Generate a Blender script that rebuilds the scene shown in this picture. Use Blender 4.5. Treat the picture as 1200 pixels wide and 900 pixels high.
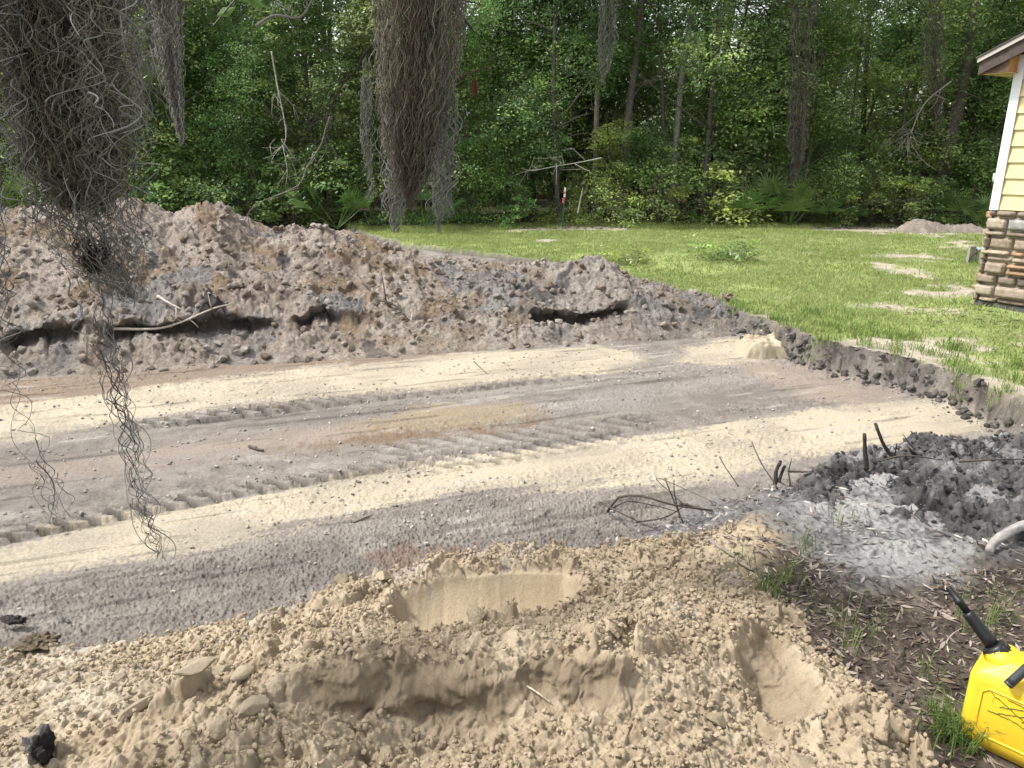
import bpy, math, random
import numpy as np
from mathutils import Vector, Matrix
R = math.radians
random.seed(7)
rng = np.random.default_rng(7)
scene = bpy.context.scene
C = scene.collection
for o in list(bpy.data.objects): bpy.data.objects.remove(o)

# ---------------------------------------------------------------- camera, light
CAMZ, FPX, TILT = 1.6, 867.0, R(17)
cam_d = bpy.data.cameras.new('camera'); cam_d.lens = 26.0; cam_d.sensor_width = 36.0
cam_d.clip_start = 0.02; cam_d.clip_end = 1500
cam = bpy.data.objects.new('camera', cam_d); C.objects.link(cam)
cam.location = (0, 0, CAMZ); cam.rotation_euler = (R(90) - TILT, 0, 0)
scene.camera = cam
SUN_EL, SUN_AZ = 54, 269          # azimuth measured clockwise from +Y
w = bpy.data.worlds.new('World'); scene.world = w; w.use_nodes = True
nt = w.node_tree; bg = nt.nodes['Background']
sky = nt.nodes.new('ShaderNodeTexSky'); sky.sky_type = 'NISHITA'; sky.sun_disc = False
sky.sun_elevation = R(SUN_EL); sky.sun_rotation = R(SUN_AZ)
sky.air_density = 1.0; sky.dust_density = 2.5; sky.ozone_density = 1.0
hs = nt.nodes.new('ShaderNodeHueSaturation'); hs.inputs['Saturation'].default_value = 0.22
nt.links.new(sky.outputs[0], hs.inputs['Color']); nt.links.new(hs.outputs[0], bg.inputs[0])
bg.inputs[1].default_value = 0.15
sd = bpy.data.lights.new('sun', 'SUN'); sd.energy = 2.4; sd.angle = R(7); sd.color = (1, .96, .9)
sun = bpy.data.objects.new('sun', sd); C.objects.link(sun)
a = R(SUN_AZ); e = R(SUN_EL)
sv = Vector((math.sin(a) * math.cos(e), math.cos(a) * math.cos(e), math.sin(e)))
sun.rotation_euler = sv.to_track_quat('Z', 'Y').to_euler()
sun.location = (0, 0, 30)
scene.view_settings.view_transform = 'Standard'; scene.view_settings.look = 'None'
scene.view_settings.exposure = 1.18; scene.view_settings.gamma = 1
scene.cycles.max_bounces = 6; scene.cycles.diffuse_bounces = 3; scene.cycles.transparent_max_bounces = 4
scene.cycles.use_denoising = True

# ---------------------------------------------------------------- helpers
def ray(px, py):
    u = (px - 600) / FPX; v = -(py - 450) / FPX
    c, s = math.cos(TILT), math.sin(TILT)
    return np.array([u, c + v * s, -s + v * c])
def P(px, py, z=0.0):                       # point of the photo at height z
    d = ray(px, py); k = (z - CAMZ) / d[2]
    return (d[0] * k, d[1] * k)
def Q(px, py, y):                           # point of the photo at distance y
    d = ray(px, py); k = y / d[1]
    return np.array([d[0] * k, y, CAMZ + d[2] * k])

def tag(o, label=None, cat=None, group=None, kind=None):
    if label: o['label'] = label
    if cat: o['category'] = cat
    if group: o['group'] = group
    if kind: o['kind'] = kind
    return o
def empty(name, loc=(0, 0, 0), rz=0):
    o = bpy.data.objects.new(name, None); C.objects.link(o); o.location = loc; o.rotation_euler = (0, 0, rz)
    o.empty_display_size = .1
    return o
ALB = {'packed_earth': .84, 'damp_sand': .80, 'spoil_soil': .84, 'ash_soil': .84, 'grass_blade': .82, 'siding_paint': .85, 'trim_paint': .8, 'ledge_stone': .8, 'moss_strand': .8, 'dead_leaf': .85, 'ashen_wood': .85}   # base colours scaled to real soil and paint values
def mesh(name, V, F, mat, col=None, smooth=True, parent=None, link=True):
    V = np.asarray(V, np.float32); F = np.asarray(F, np.int32)
    me = bpy.data.meshes.new(name)
    n = len(F); k = F.shape[1]
    me.vertices.add(len(V)); me.vertices.foreach_set('co', V.ravel())
    me.loops.add(n * k); me.loops.foreach_set('vertex_index', F.ravel())
    me.polygons.add(n); me.polygons.foreach_set('loop_start', np.arange(0, n * k, k, dtype=np.int32))
    me.polygons.foreach_set('loop_total', np.full(n, k, np.int32))
    me.polygons.foreach_set('use_smooth', np.full(n, bool(smooth)))
    if col is not None:
        at = me.color_attributes.new('Col', 'FLOAT_COLOR', 'POINT')
        c4 = np.ones((len(V), 4), np.float32); c4[:, :3] = np.asarray(col) * ALB.get(mat.name if mat else '', 1)
        at.data.foreach_set('color', c4.ravel())
    me.update(calc_edges=True)
    if mat: me.materials.append(mat)
    if not link: return me
    o = bpy.data.objects.new(name, me); C.objects.link(o)
    if parent: o.parent = parent
    return o
class Acc:
    def __init__(s): s.V = []; s.F = []; s.C = []; s.n = 0
    def add(s, V, F, col=None):
        V = np.asarray(V, float); F = np.asarray(F, int)
        if F.shape[1] == 3: F = np.concatenate([F, F[:, 2:3]], 1)   # kept as quads, split later
        s.V.append(V); s.F.append(F + s.n); s.n += len(V)
        if col is None: col = (1, 1, 1)
        s.C.append(np.broadcast_to(np.asarray(col, float), (len(V), 3)))
    def build(s, name, mat, parent=None, smooth=True, link=True):
        V = np.concatenate(s.V); F = np.concatenate(s.F); Cc = np.concatenate(s.C)
        tri = F[:, 2] == F[:, 3]
        T = np.concatenate([F[tri][:, :3], F[~tri][:, :3], F[~tri][:, [0, 2, 3]]]) if tri.any() else F
        return mesh(name, V, T, mat, Cc, smooth, parent, link)

# noise ---------------------------------------------------------------
def _h(ix, iy, seed):
    with np.errstate(over='ignore'):
        h = ix.astype(np.int64).astype(np.uint32) * np.uint32(374761393) + iy.astype(np.int64).astype(np.uint32) * np.uint32(668265263) + np.uint32(seed * 2246822519 & 0xffffffff)
        h = (h ^ (h >> np.uint32(13))) * np.uint32(1274126177)
        h = (h ^ (h >> np.uint32(16))) * np.uint32(2654435761)
        h ^= h >> np.uint32(15)
    return h
def _f(h): return (h & np.uint32(0xffffff)).astype(np.float32) / np.float32(16777216)
def vnoise(x, y, seed=0):
    x = np.asarray(x, np.float32); y = np.asarray(y, np.float32)
    ix = np.floor(x); iy = np.floor(y); fx = x - ix; fy = y - iy
    ux = fx * fx * (3 - 2 * fx); uy = fy * fy * (3 - 2 * fy)
    a_ = _f(_h(ix, iy, seed)); b = _f(_h(ix + 1, iy, seed)); c = _f(_h(ix, iy + 1, seed)); d = _f(_h(ix + 1, iy + 1, seed))
    return (a_ * (1 - ux) + b * ux) * (1 - uy) + (c * (1 - ux) + d * ux) * uy
def fbm(x, y, seed=0, octv=4, gain=.5):
    s = 0; amp = 1; tot = 0
    for k in range(octv):
        ca, sa = math.cos(k * .9 + seed), math.sin(k * .9 + seed)
        s = s + amp * vnoise((x * ca - y * sa) * 2 ** k + 17.3 * k, (x * sa + y * ca) * 2 ** k - 9.1 * k, seed + k * 31)
        tot += amp; amp *= gain
    return s / tot
def worley(x, y, seed=0):
    x = np.asarray(x, np.float32); y = np.asarray(y, np.float32)
    ix = np.floor(x); iy = np.floor(y)
    f1 = np.full(x.shape, 9, np.float32); f2 = f1.copy(); idd = np.zeros(x.shape, np.uint32); dx1 = np.zeros_like(x); dy1 = np.zeros_like(x)
    for i in (-1, 0, 1):
        for j in (-1, 0, 1):
            h = _h(ix + i, iy + j, seed)
            px = ix + i + _f(h); py = iy + j + _f(h * np.uint32(2654435769) ^ (h >> np.uint32(7)))
            dx = x - px; dy = y - py; d = np.sqrt(dx * dx + dy * dy)
            m = d < f1
            f2 = np.where(m, f1, np.minimum(f2, d)); f1 = np.where(m, d, f1)
            idd = np.where(m, h, idd); dx1 = np.where(m, dx, dx1); dy1 = np.where(m, dy, dy1)
    return f1, f2, idd, dx1, dy1
def clods(x, y, size, seed=0, thr=.3):
    """height (in metres) of lumps about size across; only some of the cells hold a lump"""
    wx = x + size * .35 * (vnoise(x / size * 1.7, y / size * 1.7, seed + 5) - .5); wy = y + size * .35 * (vnoise(x / size * 1.7, y / size * 1.7, seed + 6) - .5)
    f1, f2, idd, dx, dy = worley(wx / size, wy / size, seed)
    r = _f(idd * np.uint32(40503) ^ (idd >> np.uint32(9))); tx = _f(idd * np.uint32(9176)) - .5; ty = _f(idd * np.uint32(77773)) - .5
    e_ = np.clip((f2 - f1) * 4.6, 0, 1); e_ = e_ * (2 - e_)
    amp = np.clip((r - thr) / (1 - thr), 0, 1)
    return size * e_ * np.where(r > thr, .12 + amp * .55, 0.04) * (1 + 1.9 * (tx * dx + ty * dy) * 2)
def sstep(a_, b, x):
    t = np.clip((x - a_) / (b - a_), 0, 1); return t * t * (3 - 2 * t)
def sdf(poly, x, y):
    """signed distance, negative inside"""
    p = np.asarray(poly, np.float32); n = len(p)
    d = np.full(x.shape, 1e9, np.float32); s = np.zeros(x.shape, bool)
    for i in range(n):
        ax, ay = p[i]; bx, by = p[(i + 1) % n]
        ex, ey = bx - ax, by - ay; wx, wy = x - ax, y - ay
        t = np.clip((wx * ex + wy * ey) / (ex * ex + ey * ey + 1e-12), 0, 1)
        d = np.minimum(d, (wx - ex * t) ** 2 + (wy - ey * t) ** 2)
        c = ((ay > y) != (by > y)) & (x < (bx - ax) * (y - ay) / ((by - ay) if by != ay else 1e-9) + ax)
        s ^= c
    d = np.sqrt(d); return np.where(s, -d, d)
def pline(pts, x, y):
    """distance to a polyline, arclength u, signed side v"""
    p = np.asarray(pts, np.float32); best = np.full(x.shape, 1e9, np.float32); U = np.zeros_like(best); Vv = np.zeros_like(best); L = 0
    for i in range(len(p) - 1):
        ax, ay = p[i]; ex, ey = p[i + 1] - p[i]; l = math.hypot(ex, ey)
        wx, wy = x - ax, y - ay; t = np.clip((wx * ex + wy * ey) / (l * l), 0, 1)
        d = (wx - ex * t) ** 2 + (wy - ey * t) ** 2; m = d < best
        best = np.where(m, d, best); U = np.where(m, L + t * l, U); Vv = np.where(m, (ex * wy - ey * wx) / l, Vv); L += l
    return np.sqrt(best), U, Vv, L
def rbf(pts, smooth=1e-3):
    p = np.asarray(pts, float); X = p[:, :2]; z = p[:, 2]; n = len(X)
    def k(r2): return np.where(r2 > 1e-12, .5 * r2 * np.log(r2 + 1e-12), 0)
    D = ((X[:, None] - X[None]) ** 2).sum(-1)
    A = np.zeros((n + 3, n + 3)); A[:n, :n] = k(D) + smooth * np.eye(n); A[:n, n] = 1; A[n, :n] = 1
    A[:n, n + 1:] = X; A[n + 1:, :n] = X.T
    c = np.linalg.solve(A, np.concatenate([z, np.zeros(3)]))
    def f(x, y):
        s = c[n] + c[n + 1] * x + c[n + 2] * y
        for i in range(n): s = s + c[i] * k((x - X[i, 0]) ** 2 + (y - X[i, 1]) ** 2)
        return s
    return f
def gridded(f, x0, x1, y0, y1, n=160):
    gx = np.linspace(x0, x1, n); gy = np.linspace(y0, y1, n); G = f(*np.meshgrid(gx, gy, indexing='ij')).astype(np.float32)
    def g(x, y):
        a_ = np.clip((x - x0) / (x1 - x0) * (n - 1), 0, n - 1.001); b = np.clip((y - y0) / (y1 - y0) * (n - 1), 0, n - 1.001)
        i = a_.astype(int); j = b.astype(int); u = a_ - i; v = b - j
        return (G[i, j] * (1 - u) + G[i + 1, j] * u) * (1 - v) + (G[i, j + 1] * (1 - u) + G[i + 1, j + 1] * u) * v
    return g
def mix(c0, c1, t):
    t = np.asarray(t)[..., None]; return np.asarray(c0) * (1 - t) + np.asarray(c1) * t
def gridfaces(nx, ny):
    i = np.arange((nx - 1) * (ny - 1)); a_ = (i // (ny - 1)) * ny + i % (ny - 1)
    return np.stack([a_, a_ + ny, a_ + ny + 1, a_ + 1], 1)
def tube(pts, rad, sides=6, cap=True, jitter=0, seed=0):
    pts = np.asarray(pts, float); n = len(pts); rad = np.broadcast_to(np.asarray(rad, float), (n,))
    T = np.gradient(pts, axis=0); T /= np.linalg.norm(T, axis=1)[:, None] + 1e-9
    up = np.array([0, 0, 1.]) if abs(T[0][2]) < .8 else np.array([1., 0, 0])
    A = np.zeros((n, 3)); A[0] = np.cross(T[0], up); A[0] /= np.linalg.norm(A[0])
    for i in range(1, n):
        v = A[i - 1] - T[i] * A[i - 1].dot(T[i]); A[i] = v / (np.linalg.norm(v) + 1e-9)
    B = np.cross(T, A); th = np.arange(sides) / sides * 2 * math.pi
    rr = rad[:, None] * np.ones(sides)
    if jitter:
        r_ = np.random.default_rng(seed); rr = rr * (1 + jitter * (r_.random((n, sides)) - .5) + jitter * .6 * (r_.random((1, sides)) - .5))
    V = pts[:, None] + rr[..., None] * (A[:, None] * np.cos(th)[None, :, None] + B[:, None] * np.sin(th)[None, :, None])
    V = V.reshape(-1, 3); F = []
    for i in range(n - 1):
        for j in range(sides):
            k = (j + 1) % sides; F.append((i * sides + j, i * sides + k, (i + 1) * sides + k, (i + 1) * sides + j))
    if cap:
        V = np.concatenate([V, pts[:1], pts[-1:]]); c0 = n * sides
        for j in range(sides):
            k = (j + 1) % sides; F.append((c0, k, j, j)); F.append((c0 + 1, (n - 1) * sides + j, (n - 1) * sides + k, (n - 1) * sides + k))
    return V, np.array(F)
def strands(PT, rad):
    """PT: S x N x 3 paths, rad: S x N -> three-sided tubes"""
    S, N, _ = PT.shape
    T = np.gradient(PT, axis=1); T /= np.linalg.norm(T, axis=2)[..., None] + 1e-9
    ref = rng.normal(size=(S, 1, 3)); A = np.cross(T, ref); A /= np.linalg.norm(A, axis=2)[..., None] + 1e-9; B = np.cross(T, A)
    th = np.arange(3) / 3 * 2 * math.pi
    V = PT[:, :, None] + rad[:, :, None, None] * (A[:, :, None] * np.cos(th)[None, None, :, None] + B[:, :, None] * np.sin(th)[None, None, :, None])
    base = (np.arange(S) * N * 3)[:, None, None] + (np.arange(N - 1) * 3)[None, :, None]
    j = np.arange(3); k = (j + 1) % 3
    F = np.stack([base + j, base + k, base + 3 + k, base + 3 + j], -1).reshape(-1, 4)
    return V.reshape(-1, 3), F
def curve(pts, n=24):
    p = np.asarray(pts, float); m = len(p); out = []
    pp = np.concatenate([2 * p[:1] - p[1:2], p, 2 * p[-1:] - p[-2:-1]])
    for i in range(m - 1):
        for t in np.linspace(0, 1, max(2, n // (m - 1)), endpoint=False):
            a_, b, c, d = pp[i:i + 4]
            out.append(.5 * ((2 * b) + (-a_ + c) * t + (2 * a_ - 5 * b + 4 * c - d) * t * t + (-a_ + 3 * b - 3 * c + d) * t ** 3))
    out.append(p[-1]); return np.array(out)

# ---------------------------------------------------------------- materials
def mat(name, rough=.95, spec=.15, bump=None, attr=True, color=(1, 1, 1), var=.25, vscale=40, trans=0, objvar=0, metal=0, bdist=.01):
    m = bpy.data.materials.new(name); m.use_nodes = True; t = m.node_tree; N = t.nodes; L = t.links
    b = N['Principled BSDF']; b.inputs['Roughness'].default_value = rough; b.inputs['Specular IOR Level'].default_value = spec; b.inputs['Metallic'].default_value = metal
    tc = N.new('ShaderNodeTexCoord')
    if attr:
        at = N.new('ShaderNodeAttribute'); at.attribute_name = 'Col'; src = at.outputs['Color']
    else:
        rgb = N.new('ShaderNodeRGB'); rgb.outputs[0].default_value = (*color, 1); src = rgb.outputs[0]
    if var:
        no = N.new('ShaderNodeTexNoise'); no.inputs['Scale'].default_value = vscale; no.inputs['Detail'].default_value = 5; no.inputs['Roughness'].default_value = .65
        L.new(tc.outputs['Object'], no.inputs['Vector'])
        mr = N.new('ShaderNodeMapRange'); mr.inputs[1].default_value = .3; mr.inputs[2].default_value = .7; mr.inputs[3].default_value = 1 - var; mr.inputs[4].default_value = 1 + var
        L.new(no.outputs['Fac'], mr.inputs[0])
        mx = N.new('ShaderNodeVectorMath'); mx.operation = 'SCALE'; L.new(src, mx.inputs[0]); L.new(mr.outputs[0], mx.inputs['Scale']); src = mx.outputs[0]
    if objvar:
        oi = N.new('ShaderNodeObjectInfo'); hv = N.new('ShaderNodeHueSaturation')
        m1 = N.new('ShaderNodeMapRange'); m1.inputs[3].default_value = .5 - .02; m1.inputs[4].default_value = .5 + .025; L.new(oi.outputs['Random'], m1.inputs[0]); L.new(m1.outputs[0], hv.inputs['Hue'])
        ma = N.new('ShaderNodeMath'); ma.operation = 'FRACT'; mm = N.new('ShaderNodeMath'); mm.operation = 'MULTIPLY'; mm.inputs[1].default_value = 7.31
        L.new(oi.outputs['Random'], mm.inputs[0]); L.new(mm.outputs[0], ma.inputs[0])
        m2 = N.new('ShaderNodeMapRange'); m2.inputs[3].default_value = 1 - objvar; m2.inputs[4].default_value = 1 + objvar; L.new(ma.outputs[0], m2.inputs[0]); L.new(m2.outputs[0], hv.inputs['Value'])
        L.new(src, hv.inputs['Color']); src = hv.outputs[0]
    L.new(src, b.inputs['Base Color'])
    if bump:
        prev = None
        for (sc_, st, dist) in bump:
            n2 = N.new('ShaderNodeTexNoise'); n2.inputs['Scale'].default_value = sc_; n2.inputs['Detail'].default_value = 6; n2.inputs['Roughness'].default_value = .7
            L.new(tc.outputs['Object'], n2.inputs['Vector'])
            bp = N.new('ShaderNodeBump'); bp.inputs['Strength'].default_value = st; bp.inputs['Distance'].default_value = dist
            L.new(n2.outputs['Fac'], bp.inputs['Height'])
            if prev: L.new(prev, bp.inputs['Normal'])
            prev = bp.outputs[0]
        L.new(prev, b.inputs['Normal'])
    if trans:
        tr = N.new('ShaderNodeBsdfTranslucent'); L.new(src, tr.inputs['Color']); mxs = N.new('ShaderNodeMixShader'); mxs.inputs[0].default_value = trans
        L.new(b.outputs[0], mxs.inputs[1]); L.new(tr.outputs[0], mxs.inputs[2]); L.new(mxs.outputs[0], N['Material Output'].inputs['Surface'])
    return m
M_earth = mat('packed_earth', bump=[(60, .6, .012), (260, .6, .004)], var=.22, vscale=70)
M_sand = mat('damp_sand', bump=[(90, .5, .008), (400, .5, .002)], var=.12, vscale=120)
M_spoil = mat('spoil_soil', bump=[(35, .8, .03), (140, .7, .01)], var=.3, vscale=30)
M_ash = mat('ash_soil', bump=[(50, .8, .02), (200, .7, .006)], var=.35, vscale=60)
M_leaf = mat('leaf', rough=.38, spec=.55, var=0, trans=.45, objvar=.28)
M_grass = mat('grass_blade', rough=.6, spec=.2, var=0, trans=.35)
M_litter = mat('dead_leaf', rough=.8, spec=.2, var=0)
M_bark = mat('bark', bump=[(18, 1, .05), (60, .8, .02)], var=.35, vscale=14)
M_moss = mat('moss_strand', rough=.9, spec=.1, var=0, trans=.15)
M_wood = mat('dead_wood', bump=[(60, .8, .01)], var=.3, vscale=50)

# ---------------------------------------------------------------- ground surface
ZR = -.2
def W(pts, z=ZR): return [P(a_, b, z) for a_, b in pts]
lawn_poly = W([(395, 262), (470, 285), (600, 300), (760, 330), (905, 378), (960, 402), (1020, 416), (1075, 428), (1120, 441), (1165, 458), (1215, 487), (1330, 560)], 0) + [(9, 4.2), (30, 4), (60, 19.2), (10.8, 19.0), (3.2, 19.3), (-3.0, 18.6)]
near_poly = W([(560, 720), (690, 640), (770, 600), (880, 560), (990, 525), (1090, 512), (1180, 505), (1240, 498)], -.05) + [(9, 3.9), (9, -4), (-9, -4), (-9, .8), (-3.5, 1.6), (-1.9, 1.9)]
pile_out = W([(-300, 770), (-60, 748), (0, 742), (150, 733), (260, 718), (350, 706), (430, 688), (520, 671), (600, 660), (680, 655), (760, 640), (830, 640), (880, 668), (950, 735), (1030, 820), (1090, 890), (1140, 980)], -.08) + [(1.0, 1.0), (0, .75), (-1.6, .8), (-3.1, 1.4)]
burn_poly = W([(690, 610), (800, 570), (900, 545), (990, 520), (1100, 505), (1300, 500), (1300, 650), (1140, 660), (1090, 690), (1000, 690), (930, 640), (860, 600), (760, 640)], 0)
track_dir = [P(0, 560, ZR), P(1000, 440, ZR)]
TD = np.array([track_dir[1][0] - track_dir[0][0], track_dir[1][1] - track_dir[0][1]]); TD /= np.linalg.norm(TD)
treads = [  # polyline, period, half width, amplitude
    (W([(-60, 655), (0, 632), (60, 618), (130, 604), (200, 591), (300, 574), (400, 556), (480, 543), (560, 527)]), .118, .065, .075),
    (W([(120, 503), (200, 495), (300, 482), (400, 470), (500, 459), (600, 449), (715, 437)]), .145, .095, .075),
    (W([(430, 535), (520, 523), (620, 512), (700, 500), (790, 490)]), .16, .17, .05),
    (W([(470, 555), (560, 540), (660, 522), (760, 508)]), .13, .10, .030),
    (W([(60, 600), (200, 572), (330, 548), (430, 535)]), .17, .2, .020),
    (W([(860, 400), (950, 425), (1060, 462)]), .2, .2, .008)]
def in_lawn(x, y):
    wx = x + .22 * (fbm(x * 2.2, y * 2.2, 3, 4) - .5); wy = y + .3 * (fbm(x * 2.2, y * 2.2, 8, 4) - .5)
    return sdf(lawn_poly, wx, wy)
def base_h(x, y):
    """(height, lawn sdf, near sdf)"""
    dl = in_lawn(x, y)
    dn = sdf(near_poly, x + .2 * (fbm(x * 2, y * 2, 21, 3) - .5), y + .2 * (fbm(x * 2, y * 2, 22, 3) - .5))
    h = np.full(x.shape, ZR, np.float32)
    h = h + (.2 + .05 * (fbm(x * .5, y * .5, 4, 3) - .5)) * sstep(.10, -.05, dl + .10 * (fbm(x * 9, y * 9, 5, 3) - .5))
    h = h + .2 * sstep(.12, -.45, dn)
    h = h - .2 * sstep(-.14, -.4, sdf(pile_out, x, y)) * (y < 3.4)
    far = sstep(8.6, 10.5, y + .15 * x) * sstep(.1, .5, np.maximum(dl, 0)) ; h = h + .2 * far * (dl > 0)
    # lawn swells gently and dips
    h = h + np.where(dl < 0, 1, 0) * (.10 * (fbm(x * .35, y * .35, 12, 3) - .5) * sstep(0, -1, dl) + .16 * np.exp(-(((x - 3.7) / 1.6) ** 2 + ((y - 12.5) / .8) ** 2)) + .03 * (fbm(x * 2.5, y * 2.5, 6, 3) - .5))
    return h, dl, dn
def u_v(x, y): return x * TD[0] + y * TD[1], -x * TD[1] + y * TD[0]

tan = (.44, .385, .29); gry = (.175, .155, .138); gry2 = (.26, .234, .207); pink = (.285, .235, .195); brn = (.235, .18, .135); pale = (.40, .375, .34); blk = (.045, .042, .04)
paint = [  # polygon in the photo (height of the road), colour, edge softness
    ([(-300, 480), (0, 445), (300, 424), (560, 405), (560, 416), (300, 440), (0, 478), (-300, 520)], brn, .12),
    ([(-300, 500), (0, 472), (300, 438), (560, 412), (690, 405), (745, 412), (752, 425), (700, 440), (560, 452), (330, 470), (150, 492), (0, 520), (-300, 560)], tan, .10),
    ([(-300, 590), (0, 548), (150, 527), (400, 497), (520, 483), (560, 500), (420, 517), (200, 540), (0, 572), (-300, 620)], pink, .12),
    ([(400, 505), (500, 478), (600, 472), (640, 482), (600, 495), (480, 510)], (.28, .225, .15), .10),
    ([(320, 527), (420, 505), (560, 500), (650, 490), (640, 500), (450, 520)], (.19, .14, .10), .07),
    ([(640, 480), (700, 455), (760, 450), (790, 462), (740, 480)], (.24, .22, .2), .12),
    ([(-300, 720), (0, 640), (120, 615), (330, 572), (520, 540), (700, 520), (860, 495), (1000, 472), (1085, 460), (1130, 466), (1200, 488), (1260, 510), (1190, 508), (1060, 518), (900, 548), (800, 572), (730, 570), (560, 575), (420, 600), (250, 640), (0, 680), (-300, 770)], tan, .07),
    ([(800, 408), (880, 390), (925, 405), (905, 425), (850, 432), (790, 425)], tan, .07),
    ([(860, 425), (930, 425), (1010, 445), (1060, 462), (1000, 475), (930, 462), (890, 445)], pink, .10),
    ([(970, 455), (1000, 458), (1000, 468), (970, 465)], (.3, .25, .19), .06),
    ([(880, 432), (915, 434), (915, 442), (880, 440)], (.3, .25, .19), .06),
    ([(430, 655), (545, 650), (540, 672), (450, 690)], (.19, .13, .1), .06),
]
def tread_pits(x, y):
    o_ = np.zeros(x.shape, np.float32)
    for pl, per, hw, amp in treads[:4]:
        X = np.array(pl); m = (x > X[:, 0].min() - .4) & (x < X[:, 0].max() + .4) & (y > X[:, 1].min() - .4) & (y < X[:, 1].max() + .4)
        if not m.any(): continue
        lug, win = tread_lug(pl, per, hw, x[m], y[m])[:2]; o_[m] = np.maximum(o_[m], (1 - lug) * np.clip(win, 0, 1))
    return o_
def tread_lug(pl, per, hw, x, y):
    d, U, Vv, L = pline(pl, x, y); Vw = Vv + .02 * (vnoise(U * 3, Vv * 0, 87) - .5) + .003 * (vnoise(x * 22, y * 22, 187) - .5)
    ph = U / per + Vw / per * .9 + .10 * (vnoise(U * 4, U * 0, 88) - .5) + .04 * (vnoise(x * 25, y * 25, 188) - .5)
    lug = 1 - sstep(.26, .36, np.abs((ph % 1) - .5))
    win = sstep(hw * 1.1, hw * .9, np.abs(Vw)) * sstep(0, .3, U) * sstep(0, .3, L - U) * (.8 + .3 * vnoise(U * 2.2, U * 0 + 3, 89))
    return lug, win, U, Vw, L
def ground_cols(x, y, dl, dn):
    u, v = u_v(x, y)
    n1 = fbm(x * 3, y * 3, 41, 5); n2 = fbm(u * 1.1, v * 7, 42, 5); n3 = fbm(x * 14, y * 14, 43, 3)
    col = mix(gry, gry2, sstep(.3, .7, n2 * .6 + n3 * .4))
    wx = x + .26 * (fbm(u * 3, v * 5, 44, 4) - .5) + .05 * (n3 - .5); wy = y + .34 * (fbm(u * 1.3, v * 9, 45, 5) - .5) + .08 * (n3 - .5)
    near = (x * x + y * y) < 14 ** 2; n3 = np.clip(n3 + .7 * (vnoise(x * 70, y * 70, 404) - .5), 0, 1)
    for poly, c, soft in paint:
        d = np.full(x.shape, 9, np.float32); d[near] = sdf(W(poly), wx[near], wy[near])
        c = np.array(c); cc = mix(c * .9, np.minimum(c * 1.1, .8), n1)
        kk_ = (sstep(soft * .9, -soft * 1.1, d + .16 * (n3 - .5) + .10 * (n2 - .5)) * (.70 + .30 * sstep(.35, .6, n2 * .5 + n1 * .5)))[..., None]
        col = col * (1 - kk_) + cc * kk_
    pit = tread_pits(x, y) * (dl > 0) * (dn > -.05); col = col * (1 - .42 * pit[..., None])  # tread shadows painted into the pits as a darker soil colour
    # thin pale streaks dragged along the bed
    st = sstep(.60, .74, fbm(u * 2.2, v * 13, 46, 5)) * sstep(.45, .6, n1); col = col * (1 - .5 * st[..., None]) + np.array(pale) * .5 * st[..., None]
    st = sstep(.64, .74, fbm(u * 1.6 + 9, v * 22, 47, 4)); col = col * (1 - .35 * st[..., None])
    # leaf-littered soil near the camera
    soil = mix((.055, .043, .035), (.14, .115, .092), sstep(.3, .7, fbm(x * 5, y * 5, 51, 5) * .6 + n3 * .4))
    sandy = sstep(.55, .75, fbm(x * 1.6 + 5, y * 1.6, 52, 4) * .7 + n3 * .3)
    soil = soil * (1 - .5 * sandy[..., None]) + np.array((.30, .245, .17)) * .5 * sandy[..., None]
    k = sstep(.08, -.08, dn + .25 * (n3 - .5))[..., None]; col = col * (1 - k) + soil * k
    # wood-chip coloured sand spill beside the pile
    d = sdf(W([(690, 640), (800, 612), (880, 600), (905, 640), (850, 700), (790, 690), (640, 700)], 0), x + .25 * (n1 - .5) + .1 * (n3 - .5), y + .25 * (n1 - .5)); k = sstep(.1, -.1, d)[..., None]
    col = col * (1 - k) + mix((.34, .27, .18), (.5, .41, .28), n3) * k
    # burnt patch, dark with white ash
    d = sdf(burn_poly, x + .35 * (n1 - .5) + .2 * (n3 - .5), y + .35 * (fbm(x * 3, y * 3, 61, 4) - .5)); k = sstep(.12, -.12, d)[..., None]
    ashn = sstep(.30, .56, fbm(x * 3.2, y * 3.8, 62, 5) * .7 + n3 * .3)
    wa = sdf(W([(935, 560), (1040, 545), (1090, 590), (1145, 640), (1135, 695), (1050, 700), (960, 640)], 0), x + .5 * (n1 - .5), y + .4 * (n3 - .5))
    ash = mix((.10, .096, .096), (.22, .215, .21), n3)
    kk = (sstep(.2, -.05, wa) * ashn)[..., None]; ash = ash * (1 - kk) + np.array((.31, .302, .293)) * kk
    col = col * (1 - k) + ash * k
    # lawn soil: green thatch with bare sandy spots
    g = mix((.17, .21, .07), (.29, .34, .13), sstep(.3, .7, fbm(x * 1.5, y * 1.5, 71, 5)))
    bare = lawn_bare(x, y); g = g * (1 - bare[..., None]) + mix((.33, .28, .2), (.52, .47, .4), n3) * bare[..., None]
    k = sstep(.0, -.10, dl)[..., None]; col = col * (1 - k) + g * k
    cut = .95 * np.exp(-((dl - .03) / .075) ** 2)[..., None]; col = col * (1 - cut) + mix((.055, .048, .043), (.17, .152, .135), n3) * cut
    dirt = (sstep(.5, .12, np.abs(dl - .02)) * sstep(.42, .6, n1))[..., None] * (x * x + y * y < 140)[..., None]; col = col * (1 - dirt * .6) + mix((.13, .115, .10), (.24, .215, .19), n3) * dirt * .6
    # forest floor
    k = (sstep(18.2, 19.2, y + .8 * (n1 - .5)) * (dl > -.3))[..., None]; k = np.maximum(k, sstep(18.6, 19.6, y)[..., None]); col = col * (1 - k) + mix((.035, .03, .02), (.09, .075, .05), n3) * k
    return col
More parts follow.
